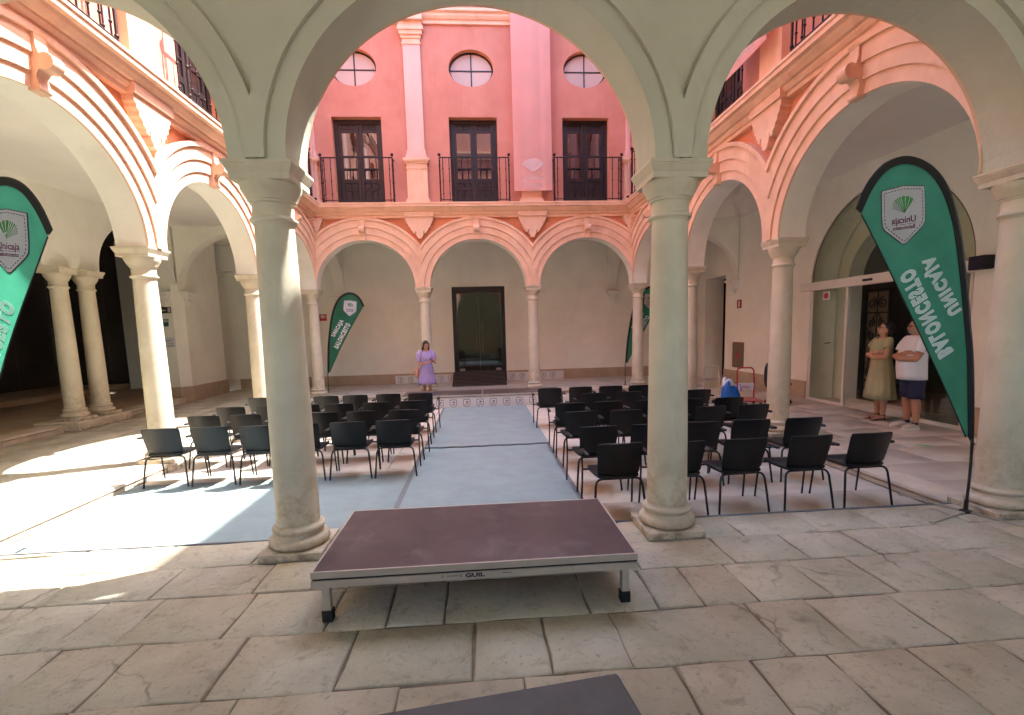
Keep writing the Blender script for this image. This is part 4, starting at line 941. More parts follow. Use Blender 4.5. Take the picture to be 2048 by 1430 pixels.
# ------------------------------------------------------------------ chairs
def chair_proto():
    P_ = {}
    def shell(u, v):                                                # u -1..1 across, v 0 bottom .. 1 top
        wd = 0.205 + 0.022 * v
        if v < 0.18: wd *= 1 - 0.30 * ((0.18 - v) / 0.18) ** 2
        if v > 0.94: wd *= 1 - 0.05 * ((v - 0.94) / 0.06) ** 2
        x = u * wd; y = 0.035 - 0.125 * v + 0.075 * u * u * (0.55 + 0.45 * v) + 0.06 * (1 - min(1, v / 0.18)) ** 2; z = 0.385 + 0.385 * v - 0.012 * (abs(u) ** 3) * (1 if v > 0.5 else 0)
        return Vector((x, y, z))
    m = MB(); nu, nv = 14, 10
    F = [[shell(-1 + 2 * i / nu, j / nv) for i in range(nu + 1)] for j in range(nv + 1)]
    def off(j, i):
        a = F[j][min(i + 1, nu)] - F[j][max(i - 1, 0)]; b = F[min(j + 1, nv)][i] - F[max(j - 1, 0)][i]
        return F[j][i] + b.cross(a).normalized() * 0.016
    G = [[off(j, i) for i in range(nu + 1)] for j in range(nv + 1)]; K = nu + 1
    fr_ = [v for r in F for v in r]; bk = [v for r in G for v in r]; N = len(fr_)
    fs = [(j * K + i, j * K + i + 1, (j + 1) * K + i + 1, (j + 1) * K + i) for j in range(nv) for i in range(nu)]
    fs += [(N + j * K + i, N + (j + 1) * K + i, N + (j + 1) * K + i + 1, N + j * K + i + 1) for j in range(nv) for i in range(nu)]
    rim = [i for i in range(K)] + [(j + 1) * K - 1 for j in range(1, nv + 1)] + [nv * K + i for i in range(nu - 1, -1, -1)] + [j * K for j in range(nv - 1, 0, -1)]
    fs += [(rim[k], rim[(k + 1) % len(rim)], N + rim[(k + 1) % len(rim)], N + rim[k]) for k in range(len(rim))]
    m.add(fr_ + bk, fs); P_['backrest'] = m.mesh('backrest', 'chair_black', 50, True)
    m = MB(); rings = []
    out = [(-0.20, 0.05), (-0.215, 0.12), (-0.225, 0.30), (-0.215, 0.43), (-0.17, 0.475), (0.17, 0.475), (0.215, 0.43), (0.225, 0.30), (0.215, 0.12), (0.20, 0.05), (0.10, 0.025), (-0.10, 0.025)]
    for s_, z in ((0.94, 0.400), (1.0, 0.410), (1.0, 0.432), (0.95, 0.440)): rings.append([(x * s_, 0.25 + (y - 0.25) * s_, z - 0.02 * (y > 0.44) + 0.0) for x, y in out])
    m.loft(rings); P_['seat'] = m.mesh('seat', 'chair_black', 50, True)
    legs = []
    for s in (-1, 1):
        m = MB(); m.tube([(s * 0.262, -0.015, 0.0), (s * 0.245, 0.01, 0.20), (s * 0.232, 0.03, 0.335), (s * 0.222, 0.04, 0.368), (s * 0.200, 0.048, 0.388), (s * 0.165, 0.055, 0.394), (0, 0.06, 0.392)], 0.0115, 7); legs.append(m.mesh('leg', 'tube_black', 50))
        m = MB(); m.tube([(s * 0.275, 0.465, 0.0), (s * 0.270, 0.435, 0.25), (s * 0.272, 0.415, 0.42), (s * 0.285, 0.385, 0.56), (s * 0.292, 0.360, 0.605), (s * 0.296, 0.315, 0.628), (s * 0.300, 0.12, 0.626)], 0.0105, 7)
        m.tube([(s * 0.271, 0.420, 0.398), (s * 0.15, 0.418, 0.395)], 0.0105, 6); legs.append(m.mesh('leg', 'tube_black', 50))
    P_['legs'] = legs; arms = []
    for s in (-1, 1):
        m = MB(); m.cbox(s * 0.300 - 0.021, s * 0.300 + 0.021, 0.055, 0.315, 0.624, 0.650, 0.008); arms.append(m.mesh('armrest', 'chair_black', 50))
    P_['arms'] = arms
    return P_
CH = chair_proto()
def chair(x, y, label, group, rz=0.0):
    t = thing('conference_chair', label, 'chair', (x, y, ZC), rz, group)
    link('backrest', CH['backrest'], t); link('seat', CH['seat'], t)
    for me in CH['legs']: link('leg', me, t)
    for me in CH['arms']: link('armrest', me, t)
    return t
rc = random.Random(11)
RN = ['nearest', 'second', 'third', 'fourth', 'fifth', 'farthest']
lx = [3.50, 2.93, 2.36, 1.815, 1.25, 0.67]
for r_, yy in enumerate((2.27, 3.10, 4.00, 5.00)):
    for k, x in enumerate(lx):
        lab = 'black chair at the aisle in the %s row of the left block' if k == 0 else 'black chair at the kerb end of the %s row of the left block' if k == 5 else 'black chair, %s from the aisle in the %%s row of the left block' % ORD[k]
        rn = RN[r_] if r_ < 3 else 'farthest'
        dy = 0.13 * (r_ == 3) * (k / 5) + 0.12 * (k / 5) * (r_ == 1)
        chair(x + rc.uniform(-0.02, 0.02), yy + dy + rc.uniform(-0.03, 0.03), lab % rn, 'black chairs of the left block', R(rc.uniform(-2.5, 2.5)))
rx = [5.95, 6.53, 7.18, 7.825, 8.475]
for r_, yy in enumerate((0.50, 1.38, 2.38, 3.15, 4.15, 5.08)):
    for k, x in enumerate(rx):
        if r_ == 4 and k == 0: continue
        if r_ > 0: x = 5.93 + (8.36 - 5.93) * k / 4
        if r_ == 5: x = 5.90 + (8.22 - 5.90) * k / 4
        lab = 'black chair at the aisle in the %s row of the right block' if k == 0 else 'black chair at the kerb end of the %s row of the right block' if k == 4 else 'black chair, %s from the aisle in the %%s row of the right block' % ORD[k]
        chair(x + rc.uniform(-0.02, 0.02), yy + rc.uniform(-0.03, 0.03), lab % RN[r_], 'black chairs of the right block', R(rc.uniform(-3, 3) + (4 if (r_ == 0 and k == 0) else 0)))

# ------------------------------------------------------------------ feather flags
CURV = [(0.0, 0.0), (0.0, 0.45), (0.02, 0.90), (0.06, 1.40), (0.098, 1.667), (0.135, 1.90), (0.21, 2.28), (0.295, 2.574), (0.41, 2.82), (0.543, 2.971), (0.697, 3.054), (0.845, 3.069), (1.005, 3.005), (1.132, 2.857), (1.214, 2.667)]
INN = [(0.055, 0.72), (0.075, 0.95), (0.112, 1.40), (0.150, 1.66), (0.188, 1.90), (0.262, 2.26), (0.345, 2.55), (0.455, 2.78), (0.575, 2.925), (0.705, 2.998), (0.84, 3.012), (0.975, 2.955), (1.085, 2.815), (1.168, 2.628)]
def smooth_curve(P, k=5):
    Q = []
    for i in range(len(P) - 1):
        p0, p1, p2_, p3 = Vector(P[max(i - 1, 0)]), Vector(P[i]), Vector(P[i + 1]), Vector(P[min(i + 2, len(P) - 1)])
        for j in range(k):
            s = j / k; Q.append(tuple(0.5 * ((2 * p1) + (p2_ - p0) * s + (2 * p0 - 5 * p1 + 4 * p2_ - p3) * s * s + (3 * p1 - p0 - 3 * p2_ + p3) * s ** 3)))
    return Q + [P[-1]]
def flag_y(u, z): return 0.012 * math.sin(2.2 * z + 1.5 * u)
def feather_flag(label, loc, rz, s=1.0):
    t = thing('feather_flag', label, 'flag', loc, rz, 'green feather flags'); t.scale = (s, s, s)
    m = MB(); P = [(u, flag_y(u, z), z) for u, z in smooth_curve(CURV, 4)]; m.tube(P, [0.012 - 0.006 * i / (len(P) - 1) for i in range(len(P))], 8); m.build('pole', 'tube_black', t, 40)
    # black sleeve between the pole curve and the green cloth
    m = MB(); A = smooth_curve([(0.02, 0.66), (0.028, 0.95)] + CURV[3:], 4); IN = smooth_curve(INN, 4)
    for i in range(len(A) - 1):
        a, b, c, d = A[i], IN[i], IN[i + 1], A[i + 1]
        for sgn in (-1, 1):
            q = [(p[0], flag_y(*p) + sgn * 0.006, p[1]) for p in (a, b, c, d)]
            m.quad(*(q if sgn < 0 else q[::-1]))
        q = [(a[0], flag_y(*a) - 0.006, a[1]), (a[0], flag_y(*a) + 0.006, a[1]), (d[0], flag_y(*d) + 0.006, d[1]), (d[0], flag_y(*d) - 0.006, d[1])]; m.quad(*q)
    m.build('sleeve', 'flag_black', t, 40)
    # green cloth: strips from the sleeve to the straight edge
    e0, e1 = Vector((0.072, 0.70)), Vector((1.165, 2.620)); m = MB(); rows_ = []
    FS = [p[0] for p in smooth_curve([(q, 0.0) for q in (0.0, 0.10, 0.28, 0.40, 0.50, 0.64, 0.76, 0.84, 0.90, 0.935, 0.96, 0.98, 0.992, 1.0)], 4)]
    for i, (u, z) in enumerate(IN):
        f = FS[i]
        e = e0.lerp(e1, f) + Vector((-0.032, 0.018)) * math.sin(math.pi * f)
        rows_.append([(u + (e.x - u) * j / 6, z + (e.y - z) * j / 6) for j in range(7)])
    for sgn in (0,):
        for r0, r1 in zip(rows_[:-1], rows_[1:]):
            for j in range(6):
                q = [(p[0], flag_y(*p), p[1]) for p in (r0[j], r0[j + 1], r1[j + 1], r1[j])]
                m.quad(*q)
    m.build('cloth', 'flag_green', t, 40)
    m = MB(); m.tube([(r[-1][0], flag_y(*r[-1]), r[-1][1]) for r in rows_], 0.0055, 6); m.build('hem', 'flag_black', t, 40)
    def mp(cx_, cz_, a, d=0.0045):
        ca, sa = math.cos(a), math.sin(a)
        def f(x, y, s_):
            u, z = cx_ + x * ca - y * sa, cz_ + x * sa + y * ca; return (u, flag_y(u, z) + (-d if s_ > 0 else d), z)
        return f
    link('lettering', text_mesh('UNICAJA', 0.2, mp(0.403, 2.018, R(57.5)), 'lettering', 'print_white', bold=0.013, spacing=1.27, fit=(0.57, 0.155)), t)
    link('lettering', text_mesh('BALONCESTO', 0.2, mp(0.512, 1.793, R(59.5)), 'lettering', 'print_white', bold=0.013, spacing=1.27, fit=(0.84, 0.15)), t)
    cx_, cz_, a = 0.795, 2.625, R(-6.5)
    def lay(pl_, d, name, mt, par):
        f = mp(cx_, cz_, a, d); m = MB(); m.prism(pl_, lambda x, z: f(x, z, 1), lambda x, z: f(x, z, -1)); return m.build(name, mt, par)
    sh = lay([(x * 1.035, z * 1.035) for x, z in SH], 0.0045, 'shield', 'print_dark', t)
    lay(SH, 0.006, 'shield_field', 'print_white', sh)
    f = mp(cx_, cz_, a, 0.0072); m = MB(); n = len(SH)
    for k in range(n):
        p, q = Vector(SH[k]) * 0.90, Vector(SH[(k + 1) % n]) * 0.90; L_ = (q - p).length; ns = max(1, int(L_ / 0.026)); d = (q - p).normalized(); nn = Vector((-d.y, d.x)) * 0.0038
        for i in range(ns):
            aa, bb = p + d * L_ * (i + 0.15) / ns, p + d * L_ * (i + 0.72) / ns
            m.prism([tuple(aa - nn), tuple(bb - nn), tuple(bb + nn), tuple(aa + nn)], lambda x, z: f(x, z, 1), lambda x, z: f(x, z, -1))
    m.build('stitching', 'print_dark', sh)
    for a0, a1, n_, mt in ((R(48), R(100), 3, 'fan_green'), (R(100), R(128), 3, 'fan_green'), (R(128), R(158), 4, 'fan_grey')):
        m = MB()
        for i in range(n_):
            b0, b1 = a0 + (a1 - a0) * i / n_ + 0.02, a0 + (a1 - a0) * (i + 1) / n_ - 0.04; r = 0.135 if mt == 'fan_green' else 0.135 - 0.008 * i
            b0, b1 = math.pi - b1, math.pi - b0                     # the grey ribs lie on the right of the readable side
            m.prism([(-0.01, 0.0), (r * math.cos(b0), r * math.sin(b0)), (r * math.cos((b0 + b1) / 2) * 1.03, r * 1.03 * math.sin((b0 + b1) / 2)), (r * math.cos(b1), r * math.sin(b1))], lambda x, z: f(x, z, 1), lambda x, z: f(x, z, -1))
        m.build('fan', mt, sh)
    link('small_lettering', text_mesh('Unicaja', 0.075, (lambda g: lambda x, y, s_: g(x, y - 0.055, s_))(mp(cx_, cz_, a, 0.0072)), 'small_lettering', 'print_purple', bold=0.0016), sh)
    link('small_lettering', text_mesh('Baloncesto', 0.046, (lambda g: lambda x, y, s_: g(x, y - 0.115, s_))(mp(cx_, cz_, a, 0.0072)), 'small_lettering', 'print_purple', bold=0.0012), sh)
    m = MB(); m.prism([(-0.115, -0.092), (0.115, -0.092), (0.115, -0.088), (-0.115, -0.088)], lambda x, z: f(x, z, 1), lambda x, z: f(x, z, -1)); m.build('rule', 'print_purple', sh)
    for k in range(4):
        m = MB(); M_ = Matrix.Rotation(R(20 + 90 * k), 4, 'Z'); m.box(0.02, 0.54, -0.016, 0.016, 0.006, 0.014, 0, M_); m.box(0.50, 0.545, -0.018, 0.018, 0.0, 0.015, 0, M_); m.build('foot_bar', 'aluminium', t)
    m = MB(); m.lathe([(0.0, 0.0), (0.045, 0.0), (0.045, 0.02), (0.018, 0.03), (0.016, 0.12), (0.0, 0.12)], 14); m.build('socket', 'tube_black', t, 40)
    m = MB(); m.tube([(0.0, 0, 0.63), (-0.03, 0, 0.63)], 0.008, 6); m.build('clip', 'tube_black', t)
    return t
feather_flag('large mirrored green feather flag at the right, in front of the couple', (8.97, -0.03, 0), R(180))
feather_flag('bright green feather flag cut by the left edge of the picture', (0.55, 0.10, 0), R(-16), 0.95)
feather_flag('readable green feather flag left of the woman in lilac', (0.20, 10.60, 0), 0, 0.955)
feather_flag('green feather flag half hidden behind the near right column', (9.00, 10.62, 0), 0, 0.955)

# ------------------------------------------------------------------ hanging pink banners
def banner(label, loc, rz, w_, h_, logo=True):
    t = thing('hanging_banner', label, 'banner', loc, rz, 'pink cloth banners'); m = MB(); nu, nv = 28, 30
    def yy(u, k): return -0.02 + 0.012 * math.sin(u * 5.0 + 0.6) + 0.016 * math.exp(-((u - 0.72) / 0.07) ** 2) * (0.4 + 0.6 * k) + 0.003 * math.sin(u * 19 + 2 * k)
    for sgn in (-1, 1):
        V = [(-w_ / 2 + w_ * i / nu, yy(i / nu, j / nv) + sgn * 0.0015, -h_ * j / nv) for j in range(nv + 1) for i in range(nu + 1)]
        F = [(j * (nu + 1) + i, (j + 1) * (nu + 1) + i, (j + 1) * (nu + 1) + i + 1, j * (nu + 1) + i + 1) for j in range(nv) for i in range(nu)]
        m.add(V, F if sgn < 0 else [f[::-1] for f in F])
    m.build('cloth', 'banner_pink', t, 60)
    m = MB(); m.tube([(-w_ / 2 - 0.05, 0, 0.01), (w_ / 2 + 0.05, 0, 0.01)], 0.018, 8); m.build('top_rod', 'iron', t, 40)
    m = MB(); m.tube([(-w_ / 2, -0.02, -h_ - 0.005), (w_ / 2, -0.02, -h_ - 0.005)], 0.010, 8); m.build('bottom_rod', 'banner_pink', t, 40)
    def f(cz_): return lambda x, y, s_: (x, yy(min(1, max(0, (x + w_ / 2) / w_)), -cz_ / h_) - 0.005 - (0.001 if s_ > 0 else 0), cz_ + y)
    m = MB(); g = f(-h_ + 0.52)
    for i in range(9):
        b0, b1 = R(35 + 12.2 * i), R(35 + 12.2 * (i + 1)) - 0.03; r = 0.37
        m.prism([(0, -0.06), (r * math.cos(b0), -0.06 + r * math.sin(b0)), (r * math.cos(b1), -0.06 + r * math.sin(b1))], lambda x, z: g(x, z, 1), lambda x, z: g(x, z, -1))
    m.build('printed_fan', 'banner_print', t)
    link('lettering', text_mesh('Fundación', 0.15, f(-h_ + 0.32), 'lettering', 'banner_print', bold=0.003), t)
    link('lettering', text_mesh('Unicaja', 0.17, f(-h_ + 0.15), 'lettering', 'banner_print', bold=0.003), t)
    return t
banner('long pale pink banner hanging down the facing salmon wall', (6.235, 9.93, 11.5), 0, 1.04, 5.98)
banner('pale pink banner hanging on the shaded right facade', (8.80, 3.70, 11.0), R(-90), 1.16, 5.30)

# ------------------------------------------------------------------ hand trucks, bags, office chair, small things
def hand_truck(label, x, y, mt, rz, cross=True):
    t = thing('hand_truck', label, 'hand truck', (x, y, 0), rz, 'hand trucks by the right gallery')
    m = MB(); m.tube([(-0.17, 0.0, 0.14), (-0.175, 0.02, 0.50), (-0.175, 0.05, 0.70), (-0.155, 0.055, 0.765), (-0.11, 0.058, 0.79), (0.11, 0.058, 0.79), (0.155, 0.055, 0.765), (0.175, 0.05, 0.70), (0.175, 0.02, 0.50), (0.17, 0.0, 0.14)], 0.017, 8); m.build('handle_tube', mt, t, 40)
    m = MB(); m.cbox(-0.165, 0.165, 0.0, 0.012, 0.30, 0.46, 0.003); o = m.build('name_plate', 'cream_enamel' if mt == 'cream_enamel' else 'paper', t)
    if mt != 'cream_enamel':
        q = MB(); q.box(-0.08, 0.08, -0.002, 0.0, 0.355, 0.368); q.box(-0.06, 0.06, -0.002, 0.0, 0.385, 0.398); q.build('printed_mark', 'sign_red', o)
    m = MB(); m.cbox(-0.20, 0.20, -0.55, 0.05, 0.12, 0.145, 0.006); m.build('platform', mt, t)
    wm = MB(); wm.lathe([(0.0, -0.015), (0.05, -0.015), (0.055, -0.008), (0.055, 0.008), (0.05, 0.015), (0.0, 0.015)], 16); wme = wm.mesh('wheel', 'rubber', 40)
    for sx in (-0.16, 0.16):
        for sy in (-0.48, -0.03):
            o = link('wheel', wme, t, (sx, sy, 0.056)); o.rotation_euler = (0, R(90), 0)
            m = MB(); m.box(sx - 0.02, sx + 0.02, sy - 0.025, sy + 0.025, 0.075, 0.12); m.build('caster_fork', 'aluminium', t)
    return t
hand_truck('cream hand truck with flat platform beside the blue bag', 9.98, 7.00, 'cream_enamel', R(-4))
hand_truck('red hand truck with a white name plate left of the pinkish column', 10.43, 6.35, 'red_enamel', R(-12))
def sack(name, label, loc, rx_, ry_, h_, mt, seed, cat='bag'):
    t = thing(name, label, cat, loc); r_ = random.Random(seed); m = MB(); rings = []; n = 18
    ph = [r_.uniform(0, 6.3) for _ in range(6)]
    for k, s_ in ((0.0, 0.92), (0.05, 1.0), (0.25, 0.98), (0.45, 0.96), (0.65, 0.88), (0.82, 0.80), (0.92, 0.66), (0.97, 0.52), (1.0, 0.40)):
        rings.append([(rx_ * s_ * math.copysign(abs(math.cos(a)) ** 0.7, math.cos(a)) * (1 + 0.10 * math.sin(3 * a + ph[0] + 3 * k) + 0.06 * math.sin(7 * a + ph[1] - 5 * k)), ry_ * s_ * math.sin(a) * (1 + 0.10 * math.sin(2 * a + ph[2])), h_ * k * (1 - 0.18 * math.cos(a + ph[4])) + 0.035 * math.sin(4 * a + ph[3]) * k) for a in [2 * math.pi * i / n for i in range(n)]])
    m.loft(rings); m.build('sack_body', mt, t, 70)
    return t
hb_ = sack('carrier_bag', 'blue carrier bag on the floor between both hand trucks', (9.93, 6.05, 0.0), 0.20, 0.16, 0.47, 'blue_bag', 9)
for s in (-1, 1):
    m = MB(); m.tube([(s * 0.06, -0.10, 0.40), (s * 0.09, -0.13, 0.50), (s * 0.14, -0.14, 0.47), (s * 0.16, -0.14, 0.34)], 0.009, 6); m.build('strap', 'blue_bag', hb_, 40)
sack('plastic_bag', 'white plastic bag stuffed on top of the blue bag', (9.88, 6.10, 0.42), 0.13, 0.11, 0.17, 'white_bag', 4)
t = thing('office_chair', 'dark office chair mostly hidden behind the pinkish column', 'chair', (11.07, 6.15, 0), R(70))
m = MB(); m.sphere((0, 0.24, 0.62), 0.25, 16, 10, 0, (0.92, 0.22, 1.12)); m.build('backrest', 'navy_fabric', t, 60)
m = MB(); m.sphere((0, 0, 0.44), 0.25, 16, 8, 0, (1, 1, 0.2)); m.build('seat', 'navy_fabric', t, 60)
m = MB(); m.tube([(0, 0, 0.09), (0, 0, 0.42)], 0.025, 8); m.tube([(0, 0.05, 0.41), (0, 0.25, 0.42), (0, 0.28, 0.60)], 0.018, 8); m.build('post', 'rubber', t, 40)
for k in range(5):
    m = MB(); a = 2 * math.pi * k / 5; m.tube([(0, 0, 0.10), (0.27 * math.cos(a), 0.27 * math.sin(a), 0.065)], 0.017, 8); m.sphere((0.27 * math.cos(a), 0.27 * math.sin(a), 0.03), 0.028, 8, 6); m.build('leg', 'rubber', t, 40)
m = MB(); m.prism([(-0.10, 0.03), (-0.02, 0.05), (0.10, 0.02), (0.09, -0.06), (0.05, -0.045), (0.0, 0.0)], lambda x, y: (x, y, 0.004), lambda x, y: (x, y, 0.0012))
tag(m.build('floor_sticker', 'green_sticker', None, None, (10.71, 2.25, 0.002)), 'torn green sticker on the floor left of the mirrored flag', 'sticker')

# ------------------------------------------------------------------ people
def melt(mb, name, mt, parent, voxel=0.008, smooth=6):
    """fuse overlapping volumes into one continuous skin"""
    me = mb.mesh(name, mt, None, False); o = bpy.data.objects.new(name, me); COL.objects.link(o)
    r_ = o.modifiers.new('r', 'REMESH'); r_.mode = 'VOXEL'; r_.voxel_size = voxel; r_.use_smooth_shade = True
    s_ = o.modifiers.new('s', 'SMOOTH'); s_.factor = 0.5; s_.iterations = smooth
    dg = bpy.context.evaluated_depsgraph_get(); dg.update()
    nm = bpy.data.meshes.new_from_object(o.evaluated_get(dg)); nm.name = name
    bpy.data.objects.remove(o); bpy.data.meshes.remove(me)
    nm.materials.clear(); nm.materials.append(MATS[mt]); nm.shade_smooth()
    return link(name, nm, parent)
def limb(m, pts, rs, n=12, M=None):
    P = [Vector(p) for p in pts]
    if M: P = [M @ p for p in P]
    Q, rr = [], []
    for i in range(len(P) - 1):
        for k in range(4): Q.append(P[i].lerp(P[i + 1], k / 4)); rr.append(rs[i] + (rs[i + 1] - rs[i]) * k / 4)
    Q.append(P[-1]); rr.append(rs[-1])
    m.tube(Q, rr, n)
    for p, r in zip(P, rs): m.sphere(p, r, n, 8)
def ell(m, c, r, M=None, n=18):
    q = MB(); q.sphere((0, 0, 0), 1.0, n, 12, 0, r); off = Vector(c)
    m.add([(M @ (Vector(v) + off)) if M else (Vector(v) + off) for v in q.v], q.f)
def hand(m, wrist, dirv, palmn, side, curl=0.6, s=1.0):
    """palm, four curled fingers of unequal length and a thumb; dirv points along the hand, palmn out of the palm"""
    d = Vector(dirv).normalized(); nrm = (Vector(palmn) - d * Vector(palmn).dot(d)).normalized(); x = d.cross(nrm) * side; w_ = Vector(wrist)
    limb(m, [w_, w_ + d * 0.03 * s, w_ + d * 0.075 * s], [0.022 * s, 0.026 * s, 0.026 * s])
    for k in range(4):
        b = w_ + d * (0.082 - 0.004 * abs(k - 1)) * s + x * (-0.028 + 0.0187 * k) * s; L = (0.040, 0.046, 0.043, 0.034)[k] * s
        p1 = b + d * L * math.cos(curl * 0.5) + nrm * L * math.sin(curl * 0.5); p2 = p1 + (d * math.cos(curl * 1.5) + nrm * math.sin(curl * 1.5)) * L * 0.75
        p3 = p2 + (d * math.cos(curl * 2.3) + nrm * math.sin(curl * 2.3)) * L * 0.5
        limb(m, [b - d * 0.02 * s, b, p1, p2, p3], [0.0105 * s, 0.0105 * s, 0.0098 * s, 0.0090 * s, 0.0078 * s], 8)
    b = w_ + d * 0.028 * s - x * 0.026 * s; p1 = b + (d * 0.6 - x * 0.65 + nrm * 0.35).normalized() * 0.036 * s; p2 = p1 + (d * 0.85 - x * 0.15 + nrm * 0.4).normalized() * 0.034 * s
    limb(m, [b, p1, p2], [0.014 * s, 0.0115 * s, 0.0095 * s], 8)
def head(m, M, jaw=1.0):
    ell(m, (0, 0.004, 1.592), (0.073, 0.093, 0.105), M); ell(m, (0, -0.026, 1.548), (0.057 * jaw, 0.068, 0.078), M); ell(m, (0, -0.052, 1.505), (0.034 * jaw, 0.036, 0.030), M)
    limb(m, [(0, -0.088, 1.605), (0, -0.108, 1.566)], [0.010, 0.0145], 8, M); ell(m, (0, -0.098, 1.562), (0.018, 0.014, 0.011), M)
    for s in (-1, 1):
        ell(m, (s * 0.074, 0.012, 1.578), (0.010, 0.020, 0.030), M); ell(m, (s * 0.036, -0.062, 1.562), (0.022, 0.024, 0.022), M); ell(m, (s * 0.032, -0.080, 1.612), (0.024, 0.012, 0.010), M)
    ell(m, (0, -0.090, 1.533), (0.024, 0.012, 0.007), M); ell(m, (0, -0.088, 1.523), (0.020, 0.012, 0.008), M)
def face_marks(t, M, body, glasses=False):
    m = MB()
    for s in (-1, 1):
        ell(m, (s * 0.033, -0.083, 1.592), (0.011, 0.006, 0.006), M, 10)
        limb(m, [(s * 0.018, -0.094, 1.618), (s * 0.050, -0.083, 1.618)], [0.0035, 0.0028], 6, M)
    m.build('eyes_and_brows', 'hair', body, 60)
    m = MB(); ell(m, (0, -0.099, 1.529), (0.021, 0.006, 0.006), M, 10); m.build('lips', 'sign_red' if False else 'skin_tan', body, 60)
    if glasses:
        m = MB()
        for s in (-1, 1):
            c = Vector((s * 0.034, -0.100, 1.592)); ring_ = [(c.x + 0.025 * math.cos(a), c.y + 0.012 * (abs(math.cos(a)) ** 2) * 0.5, c.z + 0.019 * math.sin(a)) for a in [2 * math.pi * i / 16 for i in range(17)]]
            m.tube([M @ Vector(p) for p in ring_], 0.0028, 6); m.tube([M @ Vector(p) for p in ((s * 0.059, -0.096, 1.598), (s * 0.078, -0.04, 1.600), (s * 0.079, 0.012, 1.592))], 0.0026, 6)
        m.tube([M @ Vector(p) for p in ((-0.010, -0.104, 1.596), (0.010, -0.104, 1.596))], 0.003, 6); m.build('glasses', 'lens', t, 60)
def legs(m, hx=0.085, stance=0.10, toe=0.0, fat=1.0):
    for s in (-1, 1):
        limb(m, [(s * hx, 0.0, 0.86), (s * (hx + 0.01), -0.005, 0.66), (s * stance, -0.01, 0.47), (s * stance, 0.012, 0.34), (s * stance, 0.018, 0.20), (s * stance, 0.012, 0.085)], [0.085 * fat, 0.075 * fat, 0.056 * fat, 0.057 * fat, 0.044 * fat, 0.035 * fat])
        limb(m, [(s * stance, 0.025, 0.045), (s * (stance + toe * 0.3), -0.06, 0.042), (s * (stance + toe), -0.145, 0.028)], [0.036, 0.034, 0.026])
        for k in range(4): m.sphere((s * (stance + toe) + (-0.027 + 0.018 * k), -0.168 + 0.004 * k, 0.022), 0.0115, 8, 6)
def ringz(z, rx_, ry_, cy_=0.0, n=40, fold=0.0, freq=9, ph=0.0, cx_=0.0, sq=0.0):
    out = []
    for i in range(n):
        a = 2 * math.pi * i / n; k = 1 + fold * math.sin(freq * a + ph) + 0.5 * fold * math.sin((freq * 2 + 1) * a + 2 * ph)
        c, s_ = math.cos(a), math.sin(a); e = 1 - sq
        c = math.copysign(abs(c) ** e, c); s_ = math.copysign(abs(s_) ** e, s_)
        out.append((cx_ + rx_ * k * c, cy_ + ry_ * k * s_, z))
    return out
def garment(name, rings, mt, parent, thick=0.006, sub=1):
    m = MB(); m.loft(rings, cap=False); o = m.build(name, mt, parent, 80)
    so_ = o.modifiers.new('t', 'SOLIDIFY'); so_.thickness = thick; so_.offset = 0
    return o
def sleeve(name, pts, rs, mt, parent, puff=0.0):
    m = MB(); P = [Vector(p) for p in pts]; Q, rr = [], []
    for i in range(len(P) - 1):
        for k in range(5): Q.append(P[i].lerp(P[i + 1], k / 5)); rr.append((rs[i] + (rs[i + 1] - rs[i]) * k / 5) * (1 + 0.03 * math.sin(2.4 * (5 * i + k))))
    Q.append(P[-1]); rr.append(rs[-1]); m.tube(Q, rr, 16, cap=False); m.sphere(P[0], rs[0] * 0.98, 14, 8)
    return m.build(name, mt, parent, 80)
def crossed_arms(m, sh, z=0.0, fat=1.0, fwd=0.0):
    limb(m, [(-sh, 0.0, 1.385), (-sh - 0.040, -0.03, 1.235 + z), (-sh - 0.030, -0.075 - fwd, 1.115 + z)], [0.052 * fat, 0.046 * fat, 0.041 * fat])
    limb(m, [(-sh - 0.030, -0.075 - fwd, 1.115 + z), (-0.07, -0.165 - fwd, 1.140 + z), (0.050, -0.170 - fwd, 1.175 + z)], [0.041 * fat, 0.035 * fat, 0.026 * fat])
    hand(m, (0.050, -0.170 - fwd, 1.175 + z), (0.90, 0.30, 0.25), (0, 1, -0.2), 1, 0.5)
    limb(m, [(sh, 0.0, 1.385), (sh + 0.040, -0.03, 1.235 + z), (sh + 0.030, -0.075 - fwd, 1.105 + z)], [0.052 * fat, 0.046 * fat, 0.041 * fat])
    limb(m, [(sh + 0.030, -0.075 - fwd, 1.105 + z), (0.06, -0.205 - fwd, 1.105 + z), (-0.06, -0.200 - fwd, 1.125 + z)], [0.041 * fat, 0.035 * fat, 0.026 * fat])
    hand(m, (-0.06, -0.200 - fwd, 1.125 + z), (-0.93, 0.28, 0.08), (0, 1, 0.1), -1, 0.55)
def head_matrix(yaw, pitch):
    c = Matrix.Translation((0, 0, 1.48)); return c @ Matrix.Rotation(R(yaw), 4, 'Z') @ Matrix.Rotation(R(pitch), 4, 'X') @ c.inverted()
def sole(parent, name, mt, stance, toe, h0, h1, wd=1.0, ln=1.0):
    for s in (-1, 1):
        m = MB(); pts = [(-0.036, 0.055), (-0.040, 0.0), (-0.036, -0.06), (-0.046, -0.12), (-0.038, -0.175), (0.0, -0.195), (0.040, -0.175), (0.046, -0.12), (0.038, -0.06), (0.038, 0.0), (0.034, 0.055), (0.0, 0.072)]
        f = lambda x, y, s=s: (s * stance + x * wd + s * toe * max(0, -y) / 0.15, y * ln)
        m.loft([[(*f(x, y), h0) for x, y in pts], [(*f(x * 1.02, y), (h0 + h1) / 2) for x, y in pts], [(*f(x, y), h1) for x, y in pts]]); m.build(name, mt, parent, 50)

